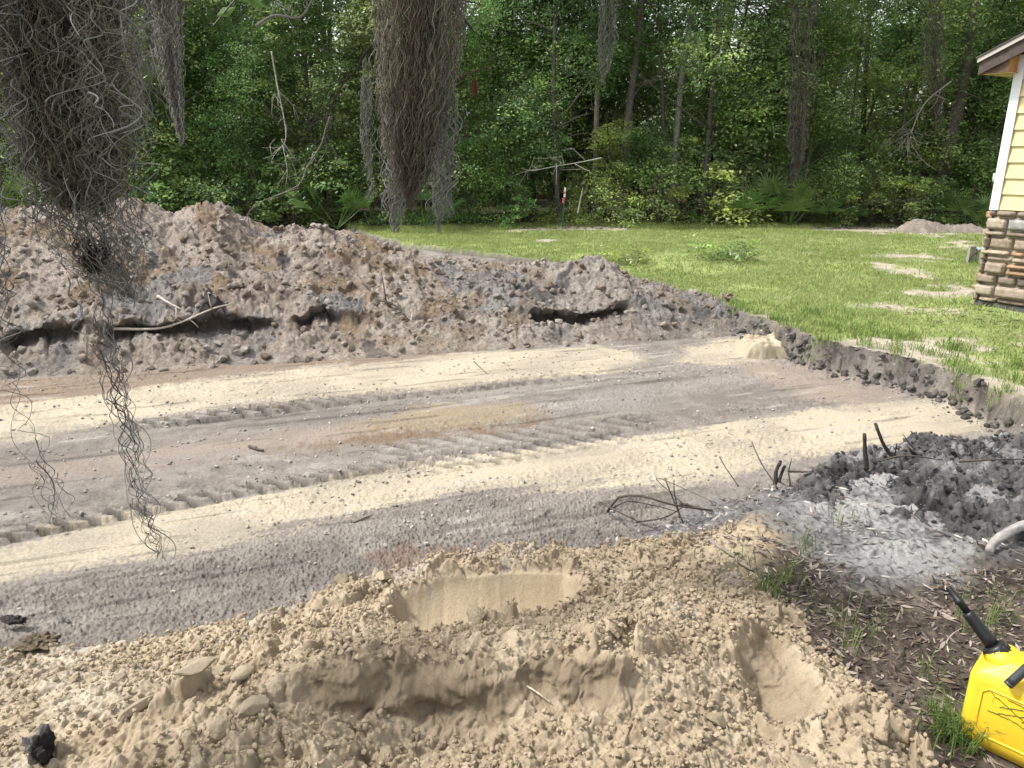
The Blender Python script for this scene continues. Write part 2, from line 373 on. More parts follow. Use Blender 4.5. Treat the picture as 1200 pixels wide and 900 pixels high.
bare_px = [(640, 268, 1.6, .25), (720, 268, 1.2, .25), (930, 297, .5, .35), (1060, 318, .35, .6), (1085, 345, .5, .2), (1030, 358, .5, .12), (1000, 268, 2, .5), (1100, 272, 1.9, .9), (1140, 290, .8, .5), (1060, 300, .8, .4), (1100, 365, .5, .15), (1020, 405, .4, .2), (1060, 415, .5, .2), (1100, 400, .6, .2), (640, 282, .4, .2), (1125, 340, .3, .3)]
def lawn_bare(x, y):
    b = 0
    n = fbm(x * 4, y * 4, 73, 4)
    for a_, c, rx, ry in bare_px:
        X, Y = P(a_, c, 0); b = b + .8 * np.exp(-(((x - X) / rx) ** 2 + ((y - Y) / (ry * 2)) ** 2) ** 1.5)
    b = b + .9 * sstep(.35, .0, -in_lawn(x, y) + .0) * (y < 9) * sstep(.35, .6, n) * .7
    b = b + .35 * sstep(7.2, 5.2, y)
    return np.clip(sstep(.30, 1.0, b + (n - .5) * 1.5), 0, 1)
def road_detail(x, y, dl, dn):
    u, v = u_v(x, y)
    road = sstep(-.02, .08, dl) * sstep(-.1, .1, dn)
    h = .004 * (fbm(x * 60, y * 60, 78, 2) - .5) + .022 * (fbm(u * 1.0, v * 5, 81, 4) - .5) + .010 * (fbm(u * 6, v * 12, 82, 4) - .5)
    rough = sstep(.4, .65, fbm(u * .8, v * 4, 83, 3))
    gravel = sstep(.12, -.12, sdf(W([(-300, 790), (0, 690), (250, 645), (420, 610), (560, 580), (730, 578), (790, 590), (700, 660), (400, 720), (0, 800), (-300, 900)]), x, y))
    h = h + clods(x, y, .03, 84, .2) * (.04 + .24 * rough) + clods(x, y, .016, 85, .1) * (.08 + .8 * gravel) + clods(x, y, .07, 86, .6) * .12 * rough
    for pl, per, hw, amp in treads:
        X = np.array(pl); m = (x > X[:, 0].min() - .4) & (x < X[:, 0].max() + .4) & (y > X[:, 1].min() - .4) & (y < X[:, 1].max() + .4)
        if not m.any(): continue
        lug, win, U, Vw, L = tread_lug(pl, per, hw, x[m], y[m])
        h[m] += win * (amp * (lug - .55)) - .012 * sstep(hw * 2, 0, np.abs(Vw)) * sstep(0, .3, U) * sstep(0, .3, L - U)
    h = h * road
    # cut bank and rubble along the lawn edge
    edge = np.exp(-((dl - .03) / .13) ** 2) * (y < 12) * (.25 + .6 * fbm(x * 1.7, y * 1.7, 98, 3))
    h = h + edge * (clods(x, y, .12, 90, .6) * .3 + .09 * (fbm(x * 7, y * 7, 290, 4) - .5) + clods(x, y, .055, 91, .35) * .5 + clods(x, y, .03, 99, .2) * .5 + .05 * fbm(x * 3, y * 3, 92, 3))
    # litter ground
    near = sstep(.1, -.1, dn)
    h = h + near * (.05 * (fbm(x * 2, y * 2, 93, 4) - .5) + clods(x, y, .05, 94, .5) * .25 + .006 * fbm(x * 40, y * 40, 95, 2))
    bd = sstep(.15, -.15, sdf(burn_poly, x, y)); h = h + bd * (clods(x, y, .09, 96, .5) * .22 + clods(x, y, .04, 97, .4) * .25)
    return h
def build_ground():
    az = np.concatenate([np.linspace(-180, -43, 70, endpoint=False), np.linspace(-43, 43, 1250), np.linspace(43, 180, 71)[1:]]) * math.pi / 180
    rs = [.02, .3, .6, .85, 1.0]
    r = 1.15
    while r < 400:
        rs.append(r); dr = .85 * r * r / (1.6 * 740)
        if r < 9: dr = min(max(dr, .0032), .017)
        else: dr = min(dr, .06 * r)
        r += dr
    rs.append(600); rs = np.array(rs)
    Rr, A = np.meshgrid(rs, az, indexing='ij'); x = (Rr * np.sin(A)).astype(np.float32).ravel(); y = (Rr * np.cos(A)).astype(np.float32).ravel()
    h, dl, dn = base_h(x, y)
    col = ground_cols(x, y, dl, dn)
    det = road_detail(x, y, dl, dn)
    z = h + det * (Rr.ravel() < 60)
    # the bank is slightly undercut
    k = np.exp(-((dl - .01) / .06) ** 2) * (y < 11) * (x > .5)
    x2 = x + k * .07 * .5; y2 = y + k * .07
    V = np.stack([x2, y2, z], 1)
    F = gridfaces(len(rs), len(az))
    lab_v = np.where(dl < -.02, 1, np.where(dn < 0, 2, 0)); lab_v = np.where((y > 19.2) | ((dl > 0) & (y > 9.3)) | (Rr.ravel() > 45), 2, lab_v)
    lf = lab_v[F[:, 0]]
    for lab, nm, lb in ((0, 'dirt_road', 'freshly cut sandy dirt drive bed with tyre tread prints'), (1, 'lawn', 'green patchy lawn behind the dirt drive'), (2, 'ground', 'dark leaf-littered ground')):
        f = F[lf == lab]; used, inv = np.unique(f, return_inverse=True)
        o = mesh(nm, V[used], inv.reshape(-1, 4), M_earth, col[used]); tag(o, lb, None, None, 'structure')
build_ground()
def ground_z(x, y):
    x = np.atleast_1d(np.asarray(x, np.float32)); y = np.atleast_1d(np.asarray(y, np.float32))
    h, dl, dn = base_h(x, y); return h + road_detail(x, y, dl, dn)

# ---------------------------------------------------------------- long spoil berm
B0 = np.array(P(0, 446, ZR)); B1 = np.array(P(790, 398, ZR)); BD = (B1 - B0) / np.linalg.norm(B1 - B0); BN = np.array([-BD[1], BD[0]])
crest = [(-250, 250, 2.5), (0, 245, 2.4), (60, 238, 2.4), (150, 234, 2.4), (200, 251, 2.4), (230, 246, 2.4), (262, 240, 2.4), (290, 253, 2.4), (330, 264, 2.3), (380, 267, 2.2), (420, 277, 2.1), (470, 290, 2.0), (520, 303, 1.9), (600, 311, 1.7), (650, 315, 1.5), (690, 307, 1.3), (712, 300, 1.2), (740, 318, 1.15), (800, 340, 1.0), (870, 356, .9), (930, 368, .8), (990, 385, .7)]
cs, cz, ct = [], [], []
for px, py, t in crest:
    d = ray(px, py); # intersect the ray with the line at offset t behind the toe
    A = np.array([[d[0], -BD[0]], [d[1], -BD[1]]]); o_ = B0 + BN * t; k, s = np.linalg.solve(A, o_)
    cs.append(s); cz.append(CAMZ + d[2] * k); ct.append(t)
cs, cz, ct = map(np.array, (cs, cz, ct))
def berm_h(s, t, x, y):
    zc = np.interp(s, cs, cz); tc = np.interp(s, cs, ct)
    q = t / tc
    base = ZR
    prof = np.where(q < 1, np.maximum(q, 0) ** .85, 1 - ((q - 1) / 1.0) ** 1.0 * 1.0)
    h = base + (zc - base) * prof
    h = np.where(q > 1, np.minimum(h, zc - (zc + .05) * sstep(0, 1.1, q - 1)), h)
    h -= np.exp(-((q - 1) / .12) ** 2) * .03
    # low windrow at the toe and the slot above it
    tw = .30 + .10 * (fbm(s * .9, s * 0, 5, 2) - .5) * 2
    slot = slot_mask(s)
    ramp = ZR + .13 * np.exp(-((t - tw) / .15) ** 2) * (.6 + .8 * fbm(s * 2.5, t, 6, 3))
    lip = tw + .15 + .08 * (fbm(s * 5, s * 0, 16, 3) - .5)
    inner = h + .012
    k = sstep(lip - .05, lip + .06, t)
    ramp = np.maximum(ramp, h - .05 - .10 * fbm(s * 3, s * 0 + 4, 79, 2))
    cutv = ramp * (1 - k) + np.maximum(inner, ZR + .08 + .06 * fbm(s * 2.2, s * 0, 77, 3)) * k
    soft = np.maximum(ramp, h)
    h = soft * (1 - slot) + cutv * slot
    return h, lip, slot
slots = [(-60, 112, 1), (128, 318, 1), (345, 440, .8), (500, 560, .6), (645, 790, 1.0), (830, 860, .6)]
def slot_mask(s):
    m = 0
    for a_, b, k in slots:
        sa = np.dot(np.array(P(a_, 415, ZR)) - B0, BD); sb = np.dot(np.array(P(b, 415, ZR)) - B0, BD)
        m = np.maximum(m, k * sstep(sa - .15, sa + .15, s) * sstep(sb + .15, sb - .15, s))
    return m * sstep(.15, .4, fbm(s * 1.9, s * 0 + 2, 15, 3))
def build_berm():
    S = np.arange(-6.5, 8.6, .0125); T = np.concatenate([np.arange(-.35, 2.9, .0125), np.arange(2.9, 5.4, .04)])
    s, t = np.meshgrid(S, T, indexing='ij'); s = s.ravel().astype(np.float32); t = t.ravel().astype(np.float32)
    s = s + .0; x = B0[0] + s * BD[0] + t * BN[0]; y = B0[1] + s * BD[1] + t * BN[1]
    ws = s + .25 * (fbm(s * 1.5, t * 1.5, 31, 3) - .5); wt = t + .25 * (fbm(s * 1.5, t * 1.5, 32, 3) - .5)
    h, lip, slot = berm_h(ws, wt, x, y)
    amp = sstep(-.05, .25, t)
    n1 = fbm(x * 1.4, y * 1.4, 33, 4)
    size = np.clip((h - ZR) / .3, .25, 1) * amp
    h = h + size * (.16 * (fbm(x * 1.3, y * 1.3, 34, 4) - .5) + .09 * (fbm(x * 4, y * 4, 35, 4) - .5) + .05 * (fbm(x * 9, y * 9, 235, 4) - .5) - .03 * np.abs(fbm(x * 5, y * 2.5, 236, 3) - .5) * 2)
    lump = sstep(.35, .65, fbm(x * 2, y * 2, 36, 3))
    h = h + amp * (clods(x, y, .22, 37, .7) * .25 + clods(x, y, .10, 38, .5) * (.2 + .4 * lump) + clods(x, y, .055, 39, .4) * .55 + clods(x, y, .03, 30, .2) * .6)
    h = h - .35 * sstep(.05, -.3, t) - .3 * sstep(8.0, 8.5, s) - .25 * sstep(4.3, 5.3, t)
    # undercut: push the riser into the heap and let the lip hang forward
    k = slot * np.exp(-((wt - lip + .0) / .045) ** 2); f = slot * np.exp(-((wt - lip - .12) / .06) ** 2)
    x2 = x + BN[0] * (k * .11 - f * .06); y2 = y + BN[1] * (k * .11 - f * .06)
    n2 = np.clip(.5 + 1.25 * (fbm(x * 9, y * 9, 40, 4) - .5) + .5 * (vnoise(x * 45, y * 45, 401) - .5), 0, 1); n3 = fbm(x * 2.3, y * 2.3, 141, 4); n4 = fbm(x * 3.1 + 7, y * 3.1, 142, 4)
    col = mix((.31, .25, .205), (.48, .415, .355), sstep(.25, .7, n3 * .55 + n2 * .45))
    m = sstep(.5, .66, n4); col = col * (1 - m[..., None]) + mix((.25, .18, .12), (.37, .29, .205), n2) * m[..., None]
    m = sstep(.60, .70, fbm(x * 1.8, y * 1.8 + 3, 143, 4)); col = col * (1 - m[..., None]) + mix((.22, .205, .195), (.36, .335, .315), n2) * m[..., None]
    m = sstep(.70, .76, fbm(x * 3.3, y * 3.3 + 8, 144, 4)); col = col * (1 - m[..., None]) + np.array((.09, .08, .075)) * m[..., None]
    m = sstep(3.2, 6.2, s + .8 * (n3 - .5)) * .5; col = col * (1 - m[..., None]) + mix((.17, .16, .15), (.36, .34, .32), n2) * m[..., None]
    m = np.clip(slot * np.exp(-((wt - lip - .0) / .032) ** 2) * 1.6, 0, 1) ; col = col * (1 - m[..., None]) + mix((.035, .03, .026), (.12, .095, .075), n2) * m[..., None]  # shade inside the undercut slots, painted dark on the riser
    m = sstep(.35, .0, t) * .5; col = col * (1 - m[..., None]) + mix((.36, .3, .25), (.5, .44, .37), n2) * m[..., None]
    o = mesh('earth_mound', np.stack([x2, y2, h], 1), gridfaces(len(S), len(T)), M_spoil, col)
    tag(o, 'long heap of mixed grey and brown dug soil behind the dirt drive', 'soil heap')
    return o
berm = build_berm()

def blob(seed, sub=2, rough=.35, flat=.75):
    import bmesh
    bm = bmesh.new(); bmesh.ops.create_icosphere(bm, subdivisions=sub, radius=1)
    V = np.array([v.co[:] for v in bm.verts]); F = np.array([[v.index for v in f.verts] for f in bm.faces]); bm.free()
    r_ = np.random.default_rng(seed)
    for _ in range(9):          # planes chop the ball into an angular lump
        n = r_.normal(size=3); n /= np.linalg.norm(n); d = r_.uniform(.45, .85); p = V @ n; V = V - np.outer(np.clip(p - d, 0, None), n) * .92
    V = V * (1 + rough * .35 * (r_.random((len(V), 1)) - .5)); V[:, 2] *= flat; V[:, 0] *= r_.uniform(.8, 1.3)
    return V, F
lumps = [blob(100 + i, 2) for i in range(8)]; lumps_s = [blob(200 + i, 1, .5) for i in range(8)]
def rotz(V, a_): c, s = math.cos(a_), math.sin(a_); return np.stack([V[:, 0] * c - V[:, 1] * s, V[:, 0] * s + V[:, 1] * c, V[:, 2]], 1)
def tilt(V, r_):
    a_, b = r_.normal(0, .5, 2); c, s = math.cos(a_), math.sin(a_); V = np.stack([V[:, 0], V[:, 1] * c - V[:, 2] * s, V[:, 1] * s + V[:, 2] * c], 1)
    c, s = math.cos(b), math.sin(b); return np.stack([V[:, 0] * c + V[:, 2] * s, V[:, 1], -V[:, 0] * s + V[:, 2] * c], 1)
def drop(obj_, xs, ys):
    """heights of a built surface under points"""
    from mathutils.bvhtree import BVHTree
    me = obj_.data; n = len(me.vertices); co = np.empty(n * 3, np.float32); me.vertices.foreach_get('co', co)
    k = len(me.polygons[0].vertices); vi = np.empty(len(me.polygons) * k, np.int32); me.loops.foreach_get('vertex_index', vi)
    key = np.round(co.reshape(-1, 3)[:, :2] / .02).astype(np.int64)
    lo = key.min(0); hi = key.max(0); G = np.full(hi - lo + 3, -9, np.float32); np.maximum.at(G, (key[:, 0] - lo[0], key[:, 1] - lo[1]), co[2::3])
    class D_:
        def get(s_, q): 
            a_, b = q[0] - lo[0], q[1] - lo[1]
            if a_ < 0 or b < 0 or a_ >= G.shape[0] or b >= G.shape[1] or G[a_, b] < -8: return None
            return G[a_, b]
    d = D_(); out = []
    for X, Y in zip(xs, ys):
        a_, b = round(X / .02), round(Y / .02); z = d.get((a_, b))
        if z is None:
            for q in ((1, 0), (-1, 0), (0, 1), (0, -1)):
                z = d.get((a_ + q[0], b + q[1]))
                if z is not None: break
        out.append(-9 if z is None else z)
    return np.array(out)
def scatter(name, mat_, n, sampler, surf, smin, smax, colf, parent=None, power=2.5, big=False, seed=1, sink=.3):
    r_ = np.random.default_rng(seed); acc = Acc(); xs, ys = sampler(r_, n); zs = surf(xs, ys)
    sz = smin + (smax - smin) * r_.random(len(xs)) ** power
    for X, Y, Z, s in zip(xs, ys, zs, sz):
        if Z < -5: continue
        V, F = (lumps if (big or s > .022) else lumps_s)[r_.integers(8)]
        V = rotz(tilt(V, r_), r_.random() * 6.3) * s; acc.add(V + np.array([X, Y, Z + s * (.6 - sink)]), F, colf(X, Y, r_))
    return acc.build(name, mat_, parent, smooth=False)
def berm_sample(r_, n):
    s = r_.uniform(-5.5, 8.0, n); t = r_.uniform(-.1, 2.3, n) ** 1.0
    return B0[0] + s * BD[0] + t * BN[0], B0[1] + s * BD[1] + t * BN[1]
def berm_col(X, Y, r_):
    k = float(sstep(.25, .75, vnoise(np.float32(X * 2.3), np.float32(Y * 2.3), 9))); c = np.array((.37, .33, .29)) * k + np.array((.27, .215, .17)) * (1 - k)
    return c * r_.uniform(1.0, 1.35)
cr = scatter('crumbs', M_spoil, 5200, berm_sample, lambda a_, b: drop(berm, a_, b), .008, .055, berm_col, berm, 4.5, seed=3)
tag(cr, None, None, None, 'stuff')

# ---------------------------------------------------------------- sand pile in the foreground
pile_cp = [  # photo x, photo y, height
    (-120, 760, -.14), (0, 742, -.16), (150, 735, -.15), (250, 722, -.14), (340, 708, -.10), (400, 690, -.03), (450, 690, -.02), (520, 672, .0), (600, 664, .0), (665, 664, 0), (740, 655, -.03), (800, 645, -.02),
    (860, 665, .0), (930, 730, .02), (1000, 800, .0), (1060, 860, .0), (1110, 930, .0),
    (430, 730, .05), (380, 745, .10), (300, 760, .05), (200, 780, -.02), (100, 800, -.04), (0, 820, -.05), (-120, 860, -.05),
    (480, 735, .0), (560, 722, -.02), (640, 712, -.03), (700, 705, .05), (760, 700, .10), (820, 705, .12), (880, 740, .14), (950, 800, .13), (1010, 870, .10),
    (430, 770, .17), (520, 758, .17), (600, 752, .18), (700, 745, .18), (760, 750, .18), (640, 740, .12), (500, 745, .1),
    (300, 810, .12), (360, 800, .17), (200, 850, .08), (100, 880, .05), (0, 890, .02),
    (560, 850, .06), (450, 860, .06), (660, 840, .09), (740, 820, .13), (360, 880, .12), (550, 890, .08), (700, 890, .1), (820, 860, .08), (800, 800, .13), (900, 820, .02), (900, 860, .05), (960, 880, .08),
    (300, 900, .12), (600, 1000, .1), (200, 1000, .05), (900, 1000, .05), (1150, 1000, .0), (0, 1000, .0), (600, 1100, .05), (300, 1200, 0), (900, 1200, 0)]
pile_f = gridded(rbf([(*P(a_, b, z), z) for a_, b, z in pile_cp], 2e-3), -3.2, 2.2, .6, 3.4, 200)
cutA = np.array([P(a_, b, .15) for a_, b in [(330, 800), (420, 797), (452, 786), (515, 790), (545, 789), (575, 797), (615, 785), (682, 790), (740, 800)]])
rim = np.array([P(a_, b, .0) for a_, b in [(440, 705), (470, 684), (520, 674), (600, 667), (660, 668), (690, 690)]])
scoop_poly = [P(a_, b, z) for a_, b, z in [(455, 712, 0), (470, 690, 0), (520, 676, 0), (600, 668, 0), (660, 669, 0), (682, 690, 0), (640, 722, -.03), (570, 732, -.03), (500, 742, -.0), (468, 735, 0)]]
cupB = [P(a_, b, .06) for a_, b in [(855, 770), (885, 735), (930, 760), (975, 815), (960, 850), (905, 850)]]
def build_pile():
    X = np.arange(-3.1, 1.6, .0036); Y = np.arange(.72, 3.15, .0036)
    Y = np.concatenate([np.arange(.72, 1.2, .012), np.arange(1.2, 3.15, .0036)])
    x, y = np.meshgrid(X, Y, indexing='ij'); x = x.ravel().astype(np.float32); y = y.ravel().astype(np.float32)
    n1 = fbm(x * 3, y * 3, 151, 4); n2 = fbm(x * 9, y * 9, 152, 3); n3 = fbm(x * 30, y * 30, 153, 3)
    out = sdf(pile_out, x + .12 * (n1 - .5) + .04 * (n2 - .5), y + .14 * (n1 - .5) + .06 * (n2 - .5))
    h = pile_f(x, y)
    # broken upright face of the front ridge
    lx = x + .02 * (n3 - .5); wob = .05 * (n2 - .5) + .03 * (fbm(x * 14, y * 0, 154, 3) - .5)
    d = y - np.interp(x, cutA[:, 0], cutA[:, 1]) + wob
    wx_ = sstep(cutA[0, 0] - .1, cutA[0, 0] + .15, x) * sstep(cutA[-1, 0] + .1, cutA[-1, 0] - .1, x)
    h = h + wx_ * .10 * (.35 + 1.0 * fbm(x * 2.6, y * 0, 251, 3)) * (sstep(-.05, .02, d) - 1) * np.exp(np.minimum(d, 0) / .22) + wx_ * .03 * np.exp(-((d - .05) / .08) ** 2)
    face = wx_ * np.exp(-((d + .01) / .04) ** 2)
    # smooth bucket scoop
    sc_ = sdf(scoop_poly, x + .015 * (n2 - .5), y + .015 * (n2 - .5)); smask = sstep(.02, -.02, sc_)
    dr = y - np.interp(x, rim[:, 0], rim[:, 1])
    scoop_h = -.14 + .15 * np.clip((dr + .22) / .20, 0, 1) ** 2.2
    h = h * (1 - smask) + (scoop_h + .004 * (vnoise(x * 60, y * 4, 155) - .5)) * smask
    h = h + .035 * np.exp(-((sc_ - .035) / .03) ** 2) * (y > 2.3)
    # second hollow on the right shoulder, face towards the lower left
    cb = sdf(cupB, x + .03 * (n2 - .5), y + .03 * (n2 - .5)); cm = sstep(.015, -.06, cb); h = h - .07 * cm
    rough = np.clip(1 - smask - .6 * cm - .4 * face, 0, 1)
    dens = sstep(.35, .6, n1)
    left = sstep(-.9, -1.4, x)
    big = sstep(.45, .62, fbm(x * 2.4 + 3, y * 2.4, 156, 3)) * (1 - left * .8)
    det = clods(x, y, .21, 257, .5) * .22 * (1 - left) + clods(x, y, .13, 157, .5) * .5 * big + clods(x, y, .065, 158, .45) * (.22 + .35 * dens) + clods(x, y, .034, 159, .3) * .5 + clods(x, y, .017, 160, .2) * .7
    h = h + det * rough * (1 - .35 * left) + .012 * (n3 - .5) * rough + .05 * (n1 - .5) * (1 - smask) + .003 * (n3 - .5) + .0035 * (vnoise(x * 150, y * 150, 167) - .5) * (1 - smask * .8) + .03 * (fbm(x * 12, y * 12, 168, 4) - .5) * face
    h = h + .03 * (fbm(x * 14, y * 14, 166, 4) - .5) * cm
    h = h - .30 * sstep(-.02, .16, out) - .02
    hh_ = h.copy(); fy = np.clip(np.exp(-((d + .01) / .06) ** 2) * wx_ + cm * sstep(.0, -.02, cb) * .6, 0, 1)
    y = y + fy * (.075 * (fbm(x * 9, hh_ * 17, 171, 4) - .5) + .03 * (fbm(x * 30, hh_ * 45, 172, 3) - .5)); x = x + fy * .04 * (fbm(x * 12, hh_ * 20, 173, 3) - .5)
    V = np.stack([x, y, h], 1)
    col = mix((.335, .265, .180), (.465, .385, .275), sstep(.3, .7, n2 * .6 + n3 * .4))
    face_shade = np.clip(face + cm * .6, 0, 1)[..., None]; col = col * (1 - face_shade) + np.array((.235, .185, .125)) * face_shade  # shade of the upright face and right hollow painted into the sand colour
    col = col * (1 - smask[..., None] * .6) + np.array((.52, .43, .29)) * smask[..., None] * .6
    pl = (left * sstep(.4, .6, n1))[..., None]; col = col * (1 - pl * .6) + np.array((.5, .45, .36)) * pl * .6
    g = sstep(.62, .7, fbm(x * 5 + 9, y * 5, 163, 4))[..., None] * (y > 2.1)[..., None]; col = col * (1 - g * .4) + np.array((.36, .34, .32)) * g * .4
    F = gridfaces(len(X), len(Y)); keep = (out < .2)[F].all(1); F = F[keep]; used, inv = np.unique(F, return_inverse=True)
    o = mesh('sand_pile', V[used], inv.reshape(-1, 4), M_sand, col[used]); tag(o, 'crumbly tan sand pile with a smooth bucket scoop in the foreground', 'sand pile')
    return o
pile = build_pile()
def in_poly(poly, xs, ys): return sdf(poly, np.asarray(xs, np.float32), np.asarray(ys, np.float32))
def pile_sample(r_, n):
    xs = r_.uniform(-2.9, 1.4, n * 3); ys = r_.uniform(1.1, 3.1, n * 3)
    ok = (in_poly(pile_out, xs, ys) < .03) & (in_poly(scoop_poly, xs, ys) > .0) & (in_poly(cupB, xs, ys) > -.01)
    dc = ys - np.interp(xs, cutA[:, 0], cutA[:, 1]); ok &= ~((dc > -.08) & (dc < .03) & (xs > cutA[0, 0]) & (xs < cutA[-1, 0]))
    ok &= fbm(xs * 3, ys * 3, 170, 3) + r_.uniform(-.25, .25, n * 3) > .45
    return xs[ok][:n], ys[ok][:n]
def sand_col(X, Y, r_): return np.array((.395, .32, .222)) * r_.uniform(.82, 1.15)
zf = lambda a_, b: drop(pile, a_, b)
cr = scatter('crumbs', M_sand, 14000, pile_sample, zf, .0025, .013, sand_col, pile, 2.2, seed=5); tag(cr, None, None, None, 'stuff')
r_ = np.random.default_rng(9)
bx, by = pile_sample(r_, 90); ok = by < 2.75; bx, by = bx[ok], by[ok]; bz = zf(bx, by)
for X, Y, Z in zip(bx, by, bz):
    if Z < -5: continue
    V, F = blob(int(r_.integers(9999)), 4, .04, r_.uniform(.45, .8)); V = V * (1 + .35 * (fbm(V[:, 0] * 3 + Z * 99, V[:, 1] * 3 + V[:, 2] * 2, 5, 4)[:, None] - .5)); s = .012 + .038 * r_.random() ** 2 ; V = rotz(tilt(V, r_), r_.random() * 6) * s
    o = mesh('clod', V + np.array([X, Y, Z + s * .05]), F, M_sand, np.broadcast_to(sand_col(X, Y, r_) * .88, (len(V), 3)), False, pile)
# flat slabs on the left shoulder
for px, py, l, wd, rz in [(235, 812, .10, .035, .25), (262, 790, .07, .03, .1), (160, 818, .09, .03, .9), (232, 793, .06, .03, .2), (285, 805, .06, .035, .3), (300, 862, .09, .05, .4)]:
    V, F = blob(px, 3, .1, 1); V = V * np.array([l / 1.0, wd, .018]); V = rotz(V, rz); X, Y = P(px, py, .08); Z = float(zf([X], [Y])[0])
    mesh('clod', V * np.array([.55, .9, 1]) + np.array([X, Y, Z + .012]), F, M_sand, np.broadcast_to((.36, .30, .215), (len(V), 3)), False, pile)

# ---------------------------------------------------------------- burnt heap on the right
ashc = [(900, 560, .02), (960, 545, .05), (1020, 545, .05), (1070, 538, .09), (1130, 545, .10), (1200, 550, .12), (1300, 550, .12), (1000, 565, .04), (1080, 560, .09), (1150, 570, .10), (1220, 580, .12), (1050, 600, .03), (1120, 610, .06), (1200, 610, .08), (1300, 620, .05), (960, 600, -.02), (1050, 640, -.04), (1150, 650, -.03), (1000, 505, -.05), (1100, 498, -.08), (1200, 500, -.02), (880, 540, -.06), (850, 580, -.06), (1400, 560, -.05)]
ash_f = gridded(rbf([(*P(a_, b, z), z) for a_, b, z in ashc], 2e-3), 1, 5, 2.6, 5.2, 80)
ash_poly = W([(930, 556), (960, 535), (1010, 516), (1100, 502), (1250, 500), (1380, 520), (1380, 640), (1150, 640), (1020, 615), (930, 600)], .0)
def build_ash():
    x, y = np.meshgrid(np.arange(1.2, 4.8, .008), np.arange(2.7, 5.0, .008), indexing='ij'); nx, ny = x.shape; x = x.ravel().astype(np.float32); y = y.ravel().astype(np.float32)
    n1 = fbm(x * 4, y * 4, 181, 4); n2 = fbm(x * 14, y * 14, 182, 3)
    d = sdf(ash_poly, x + .2 * (n1 - .5), y + .2 * (n1 - .5))
    h = ash_f(x, y) - .055 + .03 * (vnoise(x * 70, y * 70, 188) - .5) + .16 * (n1 - .5) + .10 * (n2 - .5) + .03 * (fbm(x * 40, y * 40, 187, 2) - .5) + clods(x, y, .15, 183, .55) * .25 + clods(x, y, .06, 184, .5) * .5 + clods(x, y, .03, 185, .4) * .5 - .25 * sstep(-.1, .2, d) + .0
    col = mix((.04, .038, .037), (.19, .183, .178), sstep(.3, .72, n1 * .4 + n2 * .6))
    m = sstep(.62, .75, fbm(x * 6, y * 6, 186, 4))[..., None]; col = col * (1 - m) + np.array((.42, .41, .4)) * m
    F = gridfaces(nx, ny); F = F[(d < .2)[F].all(1)]; u_, inv = np.unique(F, return_inverse=True)
    o = mesh('ash_heap', np.stack([x, y, h], 1)[u_], inv.reshape(-1, 4), M_ash, col[u_]); tag(o, 'dark charred soil and ash heap at the right with burnt sticks poking out', 'ash heap'); return o
ashheap = build_ash()
def ash_sample(r_, n):
    xs = r_.uniform(1.2, 4.5, n * 3); ys = r_.uniform(2.8, 4.9, n * 3); ok = in_poly(ash_poly, xs, ys) < .05; return xs[ok][:n], ys[ok][:n]
cr = scatter('crumbs', M_ash, 3000, ash_sample, lambda a_, b: drop(ashheap, a_, b), .003, .022, lambda X, Y, r_: np.array((.14, .136, .133)) * r_.uniform(.4, 1.6), ashheap, 3.5, seed=15); tag(cr, None, None, None, 'stuff')

# rubble along the cut bank and over the drive, small loose lumps
def bank_sample(r_, n):
    xs = r_.uniform(-.5, 5.5, n * 14); ys = r_.uniform(4.3, 10.2, n * 14); d = in_lawn(xs.astype(np.float32), ys.astype(np.float32)); ok = (np.abs(d - .09) < .14 * r_.random(len(xs)) ** 2 + .02); return xs[ok][:n], ys[ok][:n]
o = scatter('rubble', M_spoil, 3000, bank_sample, ground_z, .006, .042, lambda X, Y, r_: np.array((.17, .155, .14)) * r_.uniform(.6, 1.6), None, 3.5, seed=17); tag(o, 'dark loose rubble lumps along the cut edge of the lawn', 'rubble', None, 'stuff')
def road_sample(r_, n):
    xs = r_.uniform(-5, 4.5, n * 4); ys = r_.uniform(2.2, 8, n * 4); h, dl, dn = base_h(xs.astype(np.float32), ys.astype(np.float32)); u, v = u_v(xs, ys)
    ok = (dl > 0) & (dn > -.2) & (fbm(u, v * 4, 190, 3) + r_.uniform(-.2, .2, len(xs)) > .52); return xs[ok][:n], ys[ok][:n]
o = scatter('gravel', M_earth, 6000, road_sample, ground_z, .003, .016, lambda X, Y, r_: np.array((.40, .36, .32)) * r_.uniform(.55, 1.3), None, 3, seed=19); tag(o, 'small loose crumbs of soil scattered over the drive', 'gravel', None, 'stuff')
# ---------------------------------------------------------------- vegetation prototypes
def leaves(acc, cen, nrm, size, col, r_, aspect=.5):
    """rhombic folded leaves; cen N x 3, nrm N x 3"""
    n = len(cen); nrm = nrm / (np.linalg.norm(nrm, axis=1)[:, None] + 1e-9)
    a_ = np.cross(nrm, r_.normal(size=(n, 3))); a_ /= np.linalg.norm(a_, axis=1)[:, None] + 1e-9; b = np.cross(nrm, a_)
    s = np.broadcast_to(size, (n,))[:, None]
    V = np.stack([cen - a_ * s * .5, cen + b * s * aspect * .5 - nrm * s * .1 + a_ * s * .05, cen + a_ * s * .5 - nrm * s * .12, cen - b * s * aspect * .5 - nrm * s * .1 + a_ * s * .05], 1).reshape(-1, 3)
    F = np.arange(n * 4).reshape(-1, 4)
    acc.add(V, F, np.repeat(np.clip(col, 0, 1), 4, axis=0))
GREENS = [(.20, .30, .09), (.15, .25, .08), (.29, .39, .11), (.16, .235, .10), (.34, .44, .12), (.23, .30, .13)]
